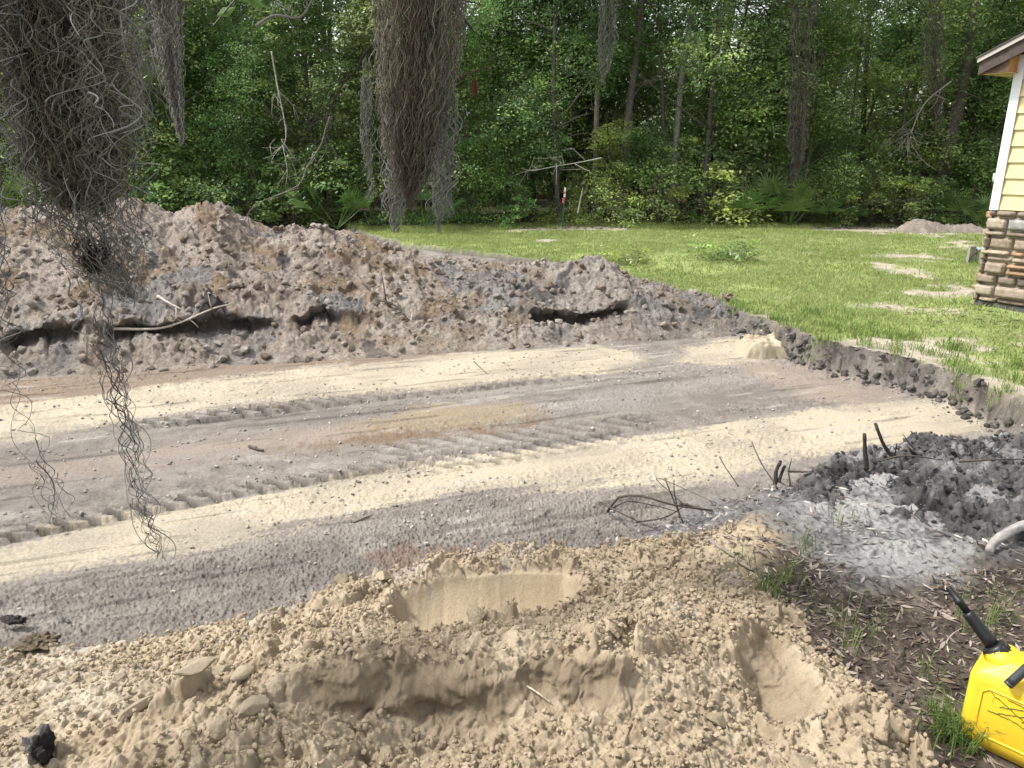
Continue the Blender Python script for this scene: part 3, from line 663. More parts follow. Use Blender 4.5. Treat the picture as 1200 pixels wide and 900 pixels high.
def crown_mesh(seed, wd, z0, z1, nclump, per, lsize, tone, flat=.45, csize=.34, wob=.35):
    r_ = np.random.default_rng(seed); acc = Acc()
    lob = [(r_.normal(0, wd * .45), r_.normal(0, wd * .35), r_.uniform(z0, z1)) for _ in range(max(5, int((z1 - z0) * 2)))]
    cs_ = []
    while len(cs_) < nclump:
        l = lob[r_.integers(len(lob))]; d = r_.normal(size=3); d /= np.linalg.norm(d); rr = wd * r_.uniform(.35, .75)
        p = np.array(l) + d * rr * np.array([1, .9, .8]) * r_.uniform(.6, 1)
        if p[2] < z0 * .7 or p[2] > z1 + .5 or math.hypot(p[0], p[1]) > wd * 1.5: continue
        cs_.append((p, d))
    for p, d in cs_:
        k = int(per * r_.uniform(.5, 1.5)); R_ = csize * r_.uniform(.5, 1.4)
        q = r_.normal(size=(k, 3)) * np.array([R_ * .55, R_ * .55, R_ * flat * .5])
        q[:, 2] -= (np.hypot(q[:, 0], q[:, 1]) ** 2) * .8
        nr = np.array([0, 0, 1.0]) + d * .5 + r_.normal(0, .45, (k, 3))
        c = np.array(GREENS[(tone + (r_.random() < .3)) % 6]) * r_.uniform(.75, 1.3); cc = c * r_.uniform(.7, 1.35, (k, 1)) * (1 + r_.normal(0, .06, (k, 3)))
        leaves(acc, p + q, nr, lsize * r_.uniform(.6, 1.3, k), cc, r_)
    return acc.build('crown_mesh', M_leaf, None, False, False)
def limbs(acc, r_, base, top, r0, n=6, col=(.15, .13, .115), spread=1.2):
    pts = curve([base, base * .6 + top * .4 + r_.normal(0, .12, 3) * [1, 1, 0], top], 14); V, F = tube(pts, np.linspace(r0, r0 * .45, len(pts)), 8, True, .25, int(r_.integers(999))); acc.add(V, F, col)
    for _ in range(n):
        k = r_.integers(len(pts) // 3, len(pts)); p = pts[k]; a_ = r_.random() * 6.28; l = spread * r_.uniform(.5, 1.2)
        q = p + np.array([math.cos(a_) * l, math.sin(a_) * l, l * r_.uniform(.2, .9)]); m = (p + q) / 2 + r_.normal(0, .12, 3)
        V, F = tube(curve([p, m, q], 8), np.linspace(r0 * .35, r0 * .1, 9), 5); acc.add(V, F, col)
tree_protos = []
for i in range(7):
    r_ = np.random.default_rng(50 + i); hgt = [6.5, 7.5, 5.0, 8.5, 4.0, 7, 5.5][i]; wd = [1.5, 1.7, 1.3, 1.9, 1.2, 1.6, 1.5][i]
    cm_ = crown_mesh(300 + i, wd, [.9, 1.4, .7, 1.6, .5, 1.0, .9][i], hgt, int(85 * hgt * wd / 1.5), 34, [.085, .10, .075, .09, .08, .11, .07][i], i % 6)
    acc = Acc(); limbs(acc, r_, np.array([0, 0, -.1]), np.array([r_.normal(0, .3), r_.normal(0, .2), hgt * .85]), .03 + .006 * hgt, 14, (.13, .115, .10), wd)
    tree_protos.append((cm_, acc.build('trunk_mesh', M_bark, None, True, False)))
shrub_protos = []
for i in range(6):
    r_ = np.random.default_rng(80 + i); h_ = [1.3, .9, 1.7, .7, 1.2, 1.5][i]; wd = [.8, .7, .8, .6, .55, .9][i]
    cm_ = crown_mesh(400 + i, wd, .08, h_, 80, 26, [.07, .06, .085, .055, .09, .065][i], (i * 2 + 2) % 6, .5, .22)
    acc = Acc()
    for _ in range(6): V, F = tube(curve([(0, 0, -.05), r_.normal(0, .12, 3) + [0, 0, h_ * .5], r_.normal(0, .3, 3) * [1, 1, .3] + [0, 0, h_ * .9]], 6), np.linspace(.012, .004, 7), 4); acc.add(V, F, (.14, .12, .09))
    shrub_protos.append((cm_, acc.build('stem_mesh', M_bark, None, True, False)))
ORD = ['first', 'second', 'third', 'fourth', 'fifth', 'sixth', 'seventh', 'eighth', 'ninth', 'tenth', 'eleventh', 'twelfth', 'thirteenth', 'fourteenth', 'fifteenth', 'sixteenth', 'seventeenth', 'eighteenth', 'nineteenth', 'twentieth'] + ['twenty-' + q for q in ('first', 'second', 'third', 'fourth', 'fifth', 'sixth', 'seventh', 'eighth', 'ninth')] + ['thirtieth']
def plant(name, parts, loc, rz, sc, label, cat, group):
    e_ = empty(name, loc, rz); e_.scale = sc; tag(e_, label, cat, group)
    for nm, me in parts:
        o = bpy.data.objects.new(nm, me); C.objects.link(o); o.parent = e_
    return e_
GZ = lambda X, Y: float(ground_z(X, Y)[0])
r_ = np.random.default_rng(500)
# row of trees at the wood's edge, a second row behind and tall ones further in
def at_px(px, y): return ray(px, 262)[0] / ray(px, 262)[1] * y
fr = np.linspace(-60, 1270, 25)
for i, px in enumerate(fr):
    y = 19.3 + r_.uniform(-.3, .8); x = at_px(px + r_.uniform(-15, 15), y); k = int(r_.integers(7))
    s = r_.uniform(.75, 1.1)
    plant('leafy_tree', [('trunk', tree_protos[k][1]), ('crown', tree_protos[k][0])], (x, y, 0), r_.random() * 6.28, (s, s, s * r_.uniform(.85, 1.15)), f'leafy green tree at the front edge of the wood, {ORD[i]} from the left', 'tree', 'trees in the front row of the wood')
mr_ = np.linspace(-100, 1320, 24)
for i, px in enumerate(mr_):
    y = 22.3 + r_.uniform(-1, 1.2); x = at_px(px + r_.uniform(-20, 20), y); k = int(r_.integers(7)); s = r_.uniform(1.0, 1.3)
    plant('leafy_tree', [('trunk', tree_protos[k][1]), ('crown', tree_protos[k][0])], (x, y, 0), r_.random() * 6.28, (s, s, s), f'taller shaded tree in the second row of the wood, {ORD[i]} from the left', 'tree', 'trees in the second row of the wood')
br_ = np.linspace(-80, 1300, 18)
for i, px in enumerate(br_):
    y = 27.5 + r_.uniform(-1.5, 1.5); x = at_px(px + r_.uniform(-30, 30), y); k = [1, 3, 5, 0][int(r_.integers(4))]; s = r_.uniform(1.25, 1.65)
    plant('tall_tree', [('trunk', tree_protos[k][1]), ('crown', tree_protos[k][0])], (x, y, 0), r_.random() * 6.28, (s * 1.1, s, s), f'tall tree far back in the wood against the sky, {ORD[i]} from the left', 'tree', 'tall trees at the back of the wood')
# the wood beyond, one mass
acc = Acc(); r_ = np.random.default_rng(600)
for _ in range(6500):
    x = r_.uniform(-34, 36); y = r_.uniform(31, 40); zt = 3.9 + 5.4 * float(fbm(np.float32(x * .25), np.float32(0), 601, 3)) ; z = r_.uniform(0, zt)
    k = 30; z = z if r_.random() < .6 else z * .5; R_ = r_.uniform(.5, 1.1); q = r_.normal(size=(k, 3)) * [R_ * .6, R_ * .6, R_ * .35]; c = np.array(GREENS[r_.integers(6)]) * r_.uniform(.8, 1.4)
    leaves(acc, np.array([x, y, z]) + q, np.array([0, -.2, 1]) + r_.normal(0, .5, (k, 3)), .26 * r_.uniform(.6, 1.3, k), c * r_.uniform(.7, 1.3, (k, 1)), r_)
for _ in range(60):
    x = r_.uniform(-30, 32); y = r_.uniform(31, 38); V, F = tube([(x, y, -.1), (x + r_.normal(0, .3), y, 5), (x + r_.normal(0, .5), y, 10)], [.16, .12, .07], 7); acc.add(V, F, (.05, .045, .04))
o = acc.build('far_off_wood', M_leaf, None, False); tag(o, 'dense green mass of the wood far behind the front trees', 'wood', None, 'stuff')
# shrubs
r_ = np.random.default_rng(700); n_sh = 30
for i in range(n_sh):
    px = -40 + i * 43 + r_.uniform(-14, 14); y = 18.35 + r_.uniform(-.25, .5); x = at_px(px, y); k = int(r_.integers(6)); s = r_.uniform(.75, 1.25)
    if 900 < px: s *= .8; y += .3
    plant('shrub', [('stem', shrub_protos[k][1]), ('foliage', shrub_protos[k][0])], (x, y, 0), r_.random() * 6.28, (s * 1.15, s, s), f'low green shrub along the foot of the wood, {ORD[i]} from the left', 'shrub', 'shrubs at the foot of the wood')
# bright saplings at the right and a weed clump on the lawn
sap = crown_mesh(450, .42, .15, 1.15, 55, 12, .10, 4, .5, .18); sst = Acc()
for _ in range(5): V, F = tube(curve([(0, 0, -.05), r_.normal(0, .08, 3) + [0, 0, .5], r_.normal(0, .25, 3) * [1, 1, .2] + [0, 0, 1.05]], 6), np.linspace(.012, .004, 7), 4); sst.add(V, F, (.16, .15, .08))
sst = sst.build('stem_mesh', M_bark, None, True, False)
for px, s, lb in ((992, .75, 'small bright green sapling on the lawn edge beside fan palms'), (1068, 1.0, 'larger bright green sapling behind the bare dirt heap by the house'), (790, .8, 'bright bushy sapling at the foot of the grey trunk near the middle')):
    x = at_px(px, 18.0); plant('sapling', [('stem', sst), ('foliage', sap)], (x, 18.0, GZ(x, 18.0)), px, (s, s, s), lb, 'sapling', None)
wm = crown_mesh(460, .45, .03, .12, 40, 16, .055, 4, .4, .12)
for px, py, s, lb in ((865, 305, 1.3, 'low clump of broad leafed weeds on the lawn swell'), (745, 305, 1.0, 'low broad leafed weeds growing right behind the end of the soil heap')):
    X, Y = P(px, py, .05); o = bpy.data.objects.new('weed_clump', wm); C.objects.link(o); o.location = (X, Y, GZ(X, Y)); o.scale = (s, s, s); tag(o, lb, 'weeds', None, 'stuff')
# saw palmettos
M_palm = mat('palm_frond', rough=.45, spec=.4, var=0, trans=.2, objvar=.15)
def palmetto(seed):
    r_ = np.random.default_rng(seed); acc = Acc()
    for k in range(11):
        a_ = r_.random() * 6.28; el = r_.uniform(.35, 1.3); l = r_.uniform(.45, .85); d = np.array([math.cos(a_) * math.cos(el), math.sin(a_) * math.cos(el), math.sin(el)])
        V, F = tube([(0, 0, 0), d * l * .6, d * l], [.008, .006, .005], 4); c = np.array((.10, .17, .045)) * r_.uniform(.7, 1.3); acc.add(V, F, c)
        side = np.cross(d, [0, 0, 1.]); side /= np.linalg.norm(side) + 1e-6; up = np.cross(side, d)
        for j in range(12):
            t = (j - 5.5) / 5.5 * 1.3; dr = d * math.cos(t) + side * math.sin(t); dr = dr + up * .12; L_ = r_.uniform(.34, .46); pw = np.cross(dr, up); pw = pw / np.linalg.norm(pw)
            o_ = d * l; tip = o_ + dr * L_ + np.array([0, 0, -.08 * abs(t)]) ; m = o_ + dr * L_ * .5; wv = pw * .017
            acc.add([o_, m + wv, tip, m - wv], [[0, 1, 2, 3]], c * r_.uniform(.8, 1.2))
    return acc.build('fronds_mesh', M_palm, None, False, False)
pp = [palmetto(1), palmetto(2), palmetto(3)]
for i, (px, y, s) in enumerate([(25, 17.6, 1.2), (100, 18.2, 1.1), (395, 17.7, 1.25), (352, 18.2, 1.0), (497, 17.9, 1.25), (870, 18.2, 1.2), (925, 17.9, 1.1), (965, 18.3, 1.0), (1120, 18.6, 1.0), (905, 18.6, 1.2), (1150, 17.8, .8)]):
    x = at_px(px, y); o = bpy.data.objects.new('saw_palmetto', pp[i % 3]); C.objects.link(o); o.location = (x, y, 0); o.scale = (s,) * 3; o.rotation_euler = (0, 0, i * 1.7)
    tag(o, f'fan leaved palmetto at the foot of the wood, {ORD[i]} from the left', 'palmetto', 'palmettos at the foot of the wood')
    o['_px'] = px
pl_ = sorted([o for o in C.objects if '_px' in o.keys()], key=lambda o: o['_px'])
for i, o in enumerate(pl_): o['label'] = f'fan leaved palmetto at the foot of the wood, {ORD[i]} from the left'; del o['_px']

# standing trunks that show between the leaves
def trunk_tree(pts, y, rad, label, seed, col=(.2, .18, .16)):
    y += .9; rad *= .78
    P3 = [Q(a_, b, y) for a_, b in pts]; P3[0][2] = min(P3[0][2], 0) if P3[0][2] < .8 else P3[0][2]
    base = np.array([P3[0][0] - (P3[1][0] - P3[0][0]) * .2, y, -.1]); top = P3[-1] + (P3[-1] - P3[-2]) / (np.linalg.norm(P3[-1] - P3[-2])) * 3.0
    loc = Vector((base[0], y, 0)); e_ = empty('forest_tree', loc); tag(e_, label, 'tree')
    c = curve([base] + P3 + [top], 40) - np.array(loc); acc = Acc(); r_ = np.random.default_rng(seed)
    V, F = tube(c, np.linspace(rad * 1.1, rad * .7, len(c)), 12, True, .18, seed); acc.add(V, F, col)
    for _ in range(9):
        k = r_.integers(len(c) // 4, len(c)); p = c[k]; a_ = r_.uniform(0, 6.28); l = r_.uniform(.5, 1.6); q = p + np.array([math.cos(a_) * l, math.sin(a_) * l * .5, l * r_.uniform(-.2, .6)])
        V, F = tube(curve([p, (p + q) / 2 + r_.normal(0, .15, 3), q], 8), np.linspace(rad * .18, .006, 9), 5); acc.add(V, F, np.array(col) * 1.2)
    acc.build('trunk', M_bark, e_)
    o = bpy.data.objects.new('crown', tree_protos[seed % 7][0]); C.objects.link(o); o.parent = e_; o.location = Vector(c[-1]) + Vector((0, 0, -.6)); o.scale = (1.3, 1.1, .55)
    return e_
trunk_tree([(697, 232), (700, 110), (706, 0)], 19.0, .085, 'slim straight grey trunk rising just left of the wood centre', 1)
trunk_tree([(731, 200), (738, 120), (748, 50), (752, 0)], 19.2, .12, 'rough grey trunk with vines, right of the slim straight trunk', 2, (.17, .15, .135))
trunk_tree([(787, 225), (793, 160), (800, 80), (814, 0)], 18.9, .10, 'pale grey leaning trunk behind the bright bushy sapling', 3, (.26, .25, .22))
trunk_tree([(833, 200), (830, 100), (828, 0)], 20.5, .09, 'dark thin trunk just right of the pale leaning trunk', 4, (.1, .09, .08))
trunk_tree([(925, 250), (937, 150), (948, 60), (955, -10)], 18.7, .19, 'thick trunk wrapped in hanging moss right of centre', 5, (.2, .175, .155))
trunk_tree([(1098, 240), (1113, 170), (1130, 90), (1140, 0)], 19.0, .24, 'big dark leaning trunk near the house roof', 6, (.15, .125, .11))
trunk_tree([(1086, 230), (1092, 120), (1100, 0)], 20.2, .17, 'dark trunk directly left of the big leaning trunk', 7, (.12, .105, .09))
trunk_tree([(654, 225), (655, 150), (652, 60)], 20.0, .05, 'very thin sapling trunk behind the marker post', 8, (.2, .19, .17))
trunk_tree([(1010, 230), (1014, 100), (1020, 0)], 21.5, .1, 'dark slender trunk between the mossy trunk and the dark pair', 9, (.09, .08, .07))
trunk_tree([(300, 230), (290, 120), (270, 0)], 20.5, .07, 'dark slender trunk in the left part of the wood', 10, (.1, .09, .08))
trunk_tree([(560, 240), (575, 120), (590, 0)], 21.0, .08, 'dark slender trunk right of the hanging moss curtain', 11, (.1, .09, .08))

# dead bare branches caught in the undergrowth
def bare_branch(name, label, path, rad, y, seed, n=8, col=(.38, .36, .32), l=.9, sub=True):
    r_ = np.random.default_rng(seed); acc = Acc(); c = curve([Q(a_, b, y + dy) for a_, b, dy in path], 24); V, F = tube(c, np.linspace(rad, rad * .4, len(c)), 6); acc.add(V, F, col)
    for _ in range(n):
        k = r_.integers(3, len(c)); d = c[min(k, len(c) - 1)] - c[k - 3]; d /= np.linalg.norm(d); q = c[k] + (d * r_.uniform(.3, 1) + r_.normal(0, .6, 3)) * l * r_.uniform(.3, .8)
        m = (c[k] + q) / 2 + r_.normal(0, .08 * l, 3); cc = curve([c[k], m, q], 8); V, F = tube(cc, np.linspace(rad * .45, rad * .15, len(cc)), 4); acc.add(V, F, col)
        if sub:
            q2 = m + (d + r_.normal(0, .7, 3)) * l * .3; V, F = tube([m, (m + q2) / 2 + r_.normal(0, .03 * l, 3), q2], [rad * .3, rad * .2, rad * .12], 4); acc.add(V, F, col)
    o = acc.build(name, M_wood); tag(o, label, 'branch'); return o
bare_branch('dead_branch', 'bare grey dead branch reaching left above the marker post', [(705, 185, 0), (680, 190, 0), (650, 195, -.3), (625, 200, -.4)], .018, 18.2, 1, 8)
bare_branch('dead_branch', 'bare tangle of dead branches left of the dark trunk pair', [(1115, 95, 0), (1085, 120, 0), (1070, 150, -.3), (1065, 175, -.4)], .02, 18.4, 3, 22, (.2, .18, .16))
bare_branch('dead_branch', 'short pale snapped stem standing in shrubs right of the marker post', [(677, 250, 0), (680, 235, 0), (683, 220, 0)], .022, 18.0, 4, 1, (.45, .42, .36), .1)
bare_branch('dead_branch', 'bare grey twiggy branch in the leaves left of the moss curtain', [(318, 60, 0), (325, 100, 0), (335, 160, -.3), (320, 180, -.4)], .018, 17.2, 5, 14, (.28, .27, .24))

# grass
def lawn_grass():
    r_ = np.random.default_rng(800); n = 210000
    th = r_.uniform(-.25, .68, n * 2); rr = np.sqrt(r_.uniform(5.0 ** 2, 20.8 ** 2, n * 2)); xs = rr * np.sin(th); ys = rr * np.cos(th)
    dl = in_lawn(xs.astype(np.float32), ys.astype(np.float32)); b = lawn_bare(xs.astype(np.float32), ys.astype(np.float32)); cl = fbm(xs * 6, ys * 6, 801, 3)
    ok = (dl < -.06) & (ys < 19.0) & (r_.random(n * 2) > b * 1.05) & (cl + r_.uniform(-.3, .3, n * 2) > .36)
    xs, ys = xs[ok][:n], ys[ok][:n]; n = len(xs); h, _, _ = base_h(xs.astype(np.float32), ys.astype(np.float32)); z = h - .005
    tall = fbm(xs * 1.5, ys * 1.5, 802, 3); L_ = (.018 + .05 * r_.random(n) ** 2 * (.4 + tall) + .05 * (ys > 17.5)) ; a_ = r_.random(n) * 6.28; wv = .004 + .006 * r_.random(n)
    d = np.stack([np.cos(a_), np.sin(a_)], 1); bend = r_.normal(0, .45, (n, 2))
    b0 = np.stack([xs - d[:, 0] * wv, ys - d[:, 1] * wv, z], 1); b1 = np.stack([xs + d[:, 0] * wv, ys + d[:, 1] * wv, z], 1)
    t = np.stack([xs + bend[:, 0] * L_, ys + bend[:, 1] * L_, z + L_], 1)
    c = mix((.25, .34, .09), (.42, .49, .19), np.clip(fbm(xs * .9, ys * .9, 803, 4) * 1.2 - .1 + r_.normal(0, .15, n), 0, 1)); dry = r_.random(n) < .07; c[dry] = (.42, .36, .2)
    V = np.stack([b0, b1, t], 1).reshape(-1, 3); o = mesh('grass', V, np.arange(n * 3).reshape(-1, 3), M_grass, np.repeat(c, 3, axis=0), False)
    tag(o, 'short green grass growing over the lawn', 'grass', None, 'stuff')
lawn_grass()
def tufts(name, label, spots, seed, h0=.05, h1=.13, nb=26, w0=.0016, col=((.07, .13, .03), (.2, .28, .08))):
    r_ = np.random.default_rng(seed); acc = Acc()
    for X, Y, R_, k in spots:
        for _ in range(int(nb * k)):
            x, y = X + r_.normal(0, R_), Y + r_.normal(0, R_); z = GZ(x, y) if R_ > .5 else None
            a_ = r_.random() * 6.28; L_ = r_.uniform(h0, h1); d = np.array([math.cos(a_), math.sin(a_), 0]); p = np.array([-d[1], d[0], 0]) * w0
            acc.add([(x, y, 0) - p, (x, y, 0) + p, (x, y, 0) + d * L_ * .25 + [0, 0, L_ * .7] + p * .8, (x, y, 0) + d * L_ * .25 + [0, 0, L_ * .7] - p * .8], [[0, 1, 2, 3]], np.array(col[0]) + (np.array(col[1]) - col[0]) * r_.random())
            b = acc.V[-1]; acc.add([b[3], b[2], (x, y, 0) + d * L_ * .7 + [0, 0, L_ * .85]], [[0, 1, 2]], acc.C[-1][0])
    V = np.concatenate(acc.V); 
    Zg = ground_z(V[:, 0], V[:, 1])
    k = 0
    for v in acc.V:
        n = len(v); v[:, 2] += Zg[k]; k += n
    o = acc.build(name, M_grass, None, False); tag(o, label, 'grass', None, 'stuff'); return o
sp = [(*P(a_, b, 0), r, k) for a_, b, r, k in [(1108, 862, .03, 3), (1125, 872, .03, 3), (1095, 845, .03, 1.5), (903, 705, .02, 1), (905, 700, .02, 1), (925, 682, .03, 1), (880, 690, .03, .7), (940, 645, .04, .8), (985, 615, .05, .6), (1000, 760, .04, .8), (1140, 745, .04, 1), (1165, 735, .04, 1), (1020, 745, .05, .6), (870, 665, .05, .6), (1180, 600, .05, .5), (960, 720, .06, .6), (1100, 800, .05, .7), (1160, 700, .08, .6)]]
tufts('grass_tufts', 'sparse green grass tufts in the leaf litter by the fuel can', sp, 810)
def edge_sample(r_, n):
    xs = r_.uniform(1.5, 6.5, n * 6); ys = r_.uniform(4.5, 8.5, n * 6); d = in_lawn(xs.astype(np.float32), ys.astype(np.float32)); ok = (d < .03) & (d > -1.1); return xs[ok][:n], ys[ok][:n]
ex, ey = edge_sample(np.random.default_rng(5), 240)
tufts('grass_fringe', 'longer grass tufts along the cut lip of the lawn', [(a_, b, .04, .8) for a_, b in zip(ex, ey)], 811, .04, .10, 26, .003, ((.14, .23, .05), (.3, .38, .12)))

# leaf litter
def litter(name, label, n, region, seed, smin=.008, smax=.026, cols=None, surf=ground_z):
    r_ = np.random.default_rng(seed); xs, ys = region(r_, n); n = len(xs); z = surf(xs, ys) + .004
    cols = cols or [(.15, .11, .08), (.22, .175, .13), (.09, .068, .052), (.32, .27, .23), (.18, .145, .13), (.05, .04, .034)]
    c = np.array(cols)[r_.integers(len(cols), size=n)] * r_.uniform(.7, 1.3, (n, 1)); L_ = smin + (smax - smin) * r_.random(n) ** 1.8; wv = L_ * r_.uniform(.12, .22, n)
    a_ = r_.random(n) * 6.28; d = np.stack([np.cos(a_), np.sin(a_), r_.normal(0, .25, n)], 1); p = np.stack([-d[:, 1], d[:, 0], r_.normal(0, .4, n)], 1); o_ = np.stack([xs, ys, z], 1); cu = r_.uniform(-.1, .25, n)[:, None]; up = np.array([0, 0, 1.])
    l = L_[:, None]; wv = wv[:, None]
    V = np.stack([o_ - d * l, o_ - d * l * .35 + p * wv * 1.0 + up * l * .1, o_ - d * l * .35 - p * wv, o_ + d * l * .35 + p * wv + up * l * cu * .6, o_ + d * l * .35 - p * wv + up * l * cu * .3, o_ + d * l + up * l * cu * 1.6], 1)
    V[..., 2] = np.maximum(V[..., 2], (z - .003)[:, None]); V = V.reshape(-1, 3)
    b = (np.arange(n) * 6)[:, None]; F = np.concatenate([b + [0, 2, 1], b + [1, 2, 4], b + [1, 4, 3], b + [3, 4, 5]])
    o = mesh(name, V, F, M_litter, np.repeat(c, 6, axis=0), False); tag(o, label, 'leaf litter', None, 'stuff'); return o
def reg_near(r_, n):
    xs = r_.uniform(.2, 4.2, n * 3); ys = r_.uniform(1.0, 4.2, n * 3); h, dl, dn = base_h(xs.astype(np.float32), ys.astype(np.float32))
    ok = (dn < 0) & (in_poly(pile_out, xs, ys) > -.1) & (in_poly(burn_poly, xs, ys) + .5 * fbm(xs * 3, ys * 3, 3) > .3 + 0 * xs) & (fbm(xs * 2.5, ys * 2.5, 820, 3) + r_.uniform(-.3, .3, n * 3) > .36); return xs[ok][:n], ys[ok][:n]
litter('leaf_litter', 'brown dead leaves strewn over the soil at the lower right', 30000, reg_near, 821, .004, .026)
def reg_burn(r_, n):
    xs = r_.uniform(.4, 4.2, n * 3); ys = r_.uniform(2.3, 4.8, n * 3); ok = (in_poly(burn_poly, xs, ys) < .1); return xs[ok][:n], ys[ok][:n]
litter('charred_litter', 'dark charred leaf bits over the burnt ground', 2600, reg_burn, 822, .008, .03, [(.06, .055, .05), (.2, .17, .15), (.12, .1, .09), (.4, .36, .32)])
def reg_house(r_, n):
    xs = r_.uniform(4.2, 7.2, n); ys = r_.uniform(5.2, 8.4, n); return xs, ys
litter('leaf_litter', 'brown dead leaves on the thin grass in front of the house wall', 900, reg_house, 823, .02, .05)
def reg_wood(r_, n):
    xs = r_.uniform(-9, 13, n); ys = r_.uniform(17.6, 20, n); return xs, ys
litter('leaf_litter', 'dead leaves along the foot of the wood', 4000, reg_wood, 824, .04, .09)

# ---------------------------------------------------------------- twigs and sticks
def stick(name, label, pts, rad, col=(.10, .085, .075), seed=0, cat='stick', z=True, rise=0, tip=.5, mat_=None, group=None, jit=.2, depth=None):
    """pts: photo points laid on the ground (plus a height)"""
    out = []
    for q in pts:
        zz = q[2] if len(q) > 2 else None
        if depth is not None: out.append(Q(q[0], q[1], depth)); continue
        if zz is None:
            X, Y = P(q[0], q[1], -.1); 
            for _ in range(3): g = GZ(X, Y); X, Y = P(q[0], q[1], g + rad)
            out.append((X, Y, g + rad))
        else: X, Y = P(q[0], q[1], zz); out.append((X, Y, zz))
    c = curve(out, 14); V, F = tube(c, np.linspace(rad, rad * tip, len(c)), 7, True, jit, seed)
    o = mesh(name, V, F, mat_ or M_wood, np.broadcast_to(col, (len(V), 3))); tag(o, label, cat, group); return o
def upright(name, label, b, t, yb, rad, lean=0, **k):
    """standing stick: foot and tip in the photo at distance yb"""
    p0 = Q(*b, yb); p1 = Q(*t, yb + lean); m = (p0 + p1) / 2 + rng.normal(0, .008, 3); c = curve([p0 - (p1 - p0) * .25, p0, m, p1], 10)
    V, F = tube(c, np.linspace(rad, rad * k.get('tip', .6), len(c)), 6, True, .35, int(b[0])); o = mesh(name, V, F, M_wood, np.broadcast_to(k.get('col', (.05, .043, .038)), (len(V), 3))); tag(o, label, 'stick'); return o
upright('burnt_stick', 'thick charred stick standing straight on the left end of the ash heap', (1015, 542), (1013, 508), 3.62, .013)
upright('burnt_stick', 'thick charred stick leaning left behind the upright one', (1044, 534), (1026, 496), 3.7, .012)
upright('burnt_stick', 'thin short charred stick right of the thick leaning one', (1050, 542), (1051, 520), 3.7, .005)
upright('burnt_stick', 'forked charred twig curling up from the top of the ash heap', (1073, 528), (1058, 508), 3.75, .005, tip=.3)
upright('burnt_stick', 'short charred stub at the top of the ash heap', (1072, 532), (1064, 524), 3.72, .011)
upright('burnt_stick', 'short thin charred stick in the middle of the heap top', (1136, 540), (1137, 526), 3.7, .005)
upright('burnt_stick', 'charred twig leaning right near the picture edge', (1152, 540), (1178, 521), 3.75, .004)
upright('burnt_stick', 'pale grey twig standing left of the thick charred sticks', (1004, 556), (998, 540), 3.6, .004, col=(.2, .18, .16))
upright('burnt_stick', 'curved dark twig standing on the drive edge', (905, 562), (881, 518), 3.55, .0045, .15, col=(.09, .075, .06))
upright('burnt_stick', 'dark twig leaning left, farthest left of the standing twigs', (861, 563), (843, 535), 3.6, .004, .1, col=(.1, .085, .07))
upright('burnt_stick', 'thin dark twig right of the splintered stub', (926, 564), (928, 537), 3.55, .004, col=(.08, .07, .06))
for k_, (b, t, r) in enumerate([((909, 562), (915, 540), .012), ((914, 561), (920, 546), .010)]):
    upright('burnt_stub', ['splintered charred stub, the taller half', 'splintered charred stub, the shorter half'][k_], b, t, 3.55, r, tip=.7)
upright('burnt_stick', 'fanning dark twig rising from the brush pile', (796, 602), (779, 560), 3.35, .005, .05, col=(.09, .08, .07))
upright('burnt_stick', 'short dark twig rising straight from the brush pile', (795, 598), (790, 562), 3.38, .004, .0, col=(.09, .08, .07))
for k_, (pts, r, lb) in enumerate([
    ([(704, 589, -.13), (725, 600, -.10), (750, 612, -.12)], .006, 'dark stick lying at the front of the brush pile'),
    ([(712, 600, -.15), (725, 583, -.05), (750, 581, .0), (775, 588, -.02), (800, 594, -.05), (835, 598, -.1)], .007, 'long arched dark branch over the brush pile'),
    ([(716, 597, -.14), (735, 588, -.06), (765, 592, -.06), (795, 600, -.1)], .004, 'lower arched twig of the brush pile'),
    ([(745, 612, -.14), (780, 606, -.1), (806, 590, -.1)], .005, 'short dark stick crossing the brush pile'),
    ([(923, 552), (950, 553), (986, 556)], .006, 'dark stick lying between the stub and the ash heap'),
    ([(1124, 541, .2), (1160, 539, .21), (1196, 538, .2)], .006, 'long straight dark stick on top of the ash heap'),
    ([(1030, 541, .1), (1060, 534, .2), (1105, 539, .18)], .005, 'curved dark stick along the crest of the ash heap'),
    ([(796, 590), (815, 594), (836, 600)], .008, 'brown branch piece at the right of the brush pile'),
    ([(800, 590, -.05), (770, 560, -.02), (840, 590, -.05)], .003, 'thin bent twig over the brush pile')]):
    stick('dead_stick', lb, pts, r, (.085, .07, .06), k_)
stick('dead_stick', 'grey weathered stick lying in the litter beside the sand pile', [(826, 630), (848, 644), (876, 662)], .009, (.24, .21, .18), 3)
stick('dead_stick', 'short grey stick below the weathered one', [(862, 655), (872, 662), (882, 668)], .010, (.26, .23, .19), 4)
stick('dead_stick', 'pale thin twig curved in the litter', [(888, 692), (896, 680), (900, 664)], .003, (.4, .36, .3), 5)
stick('dead_stick', 'thin brown twig lying crosswise in the litter', [(1016, 711), (1045, 709), (1080, 710)], .004, (.16, .13, .11), 6)
stick('dead_stick', 'thin dark twig slanting in the litter', [(1022, 735), (1033, 728), (1042, 720)], .0035, (.14, .12, .1), 7)
stick('dead_stick', 'pale looped twig in the litter left of the fuel can', [(1112, 765), (1110, 752), (1118, 742), (1128, 736)], .0025, (.42, .37, .3), 8)
stick('dead_stick', 'thin stick lying on the pale drive strip', [(556, 424), (562, 430), (570, 437)], .006, (.14, .11, .09), 9)
stick('dead_stick', 'small dark stick on the pink strip of the drive', [(292, 523), (300, 526), (309, 528)], .012, (.1, .08, .07), 10)
stick('dead_stick', 'small brown stick on the pale sand near the lawn bank', [(1113, 509), (1120, 511), (1127, 513)], .012, (.2, .16, .12), 11)
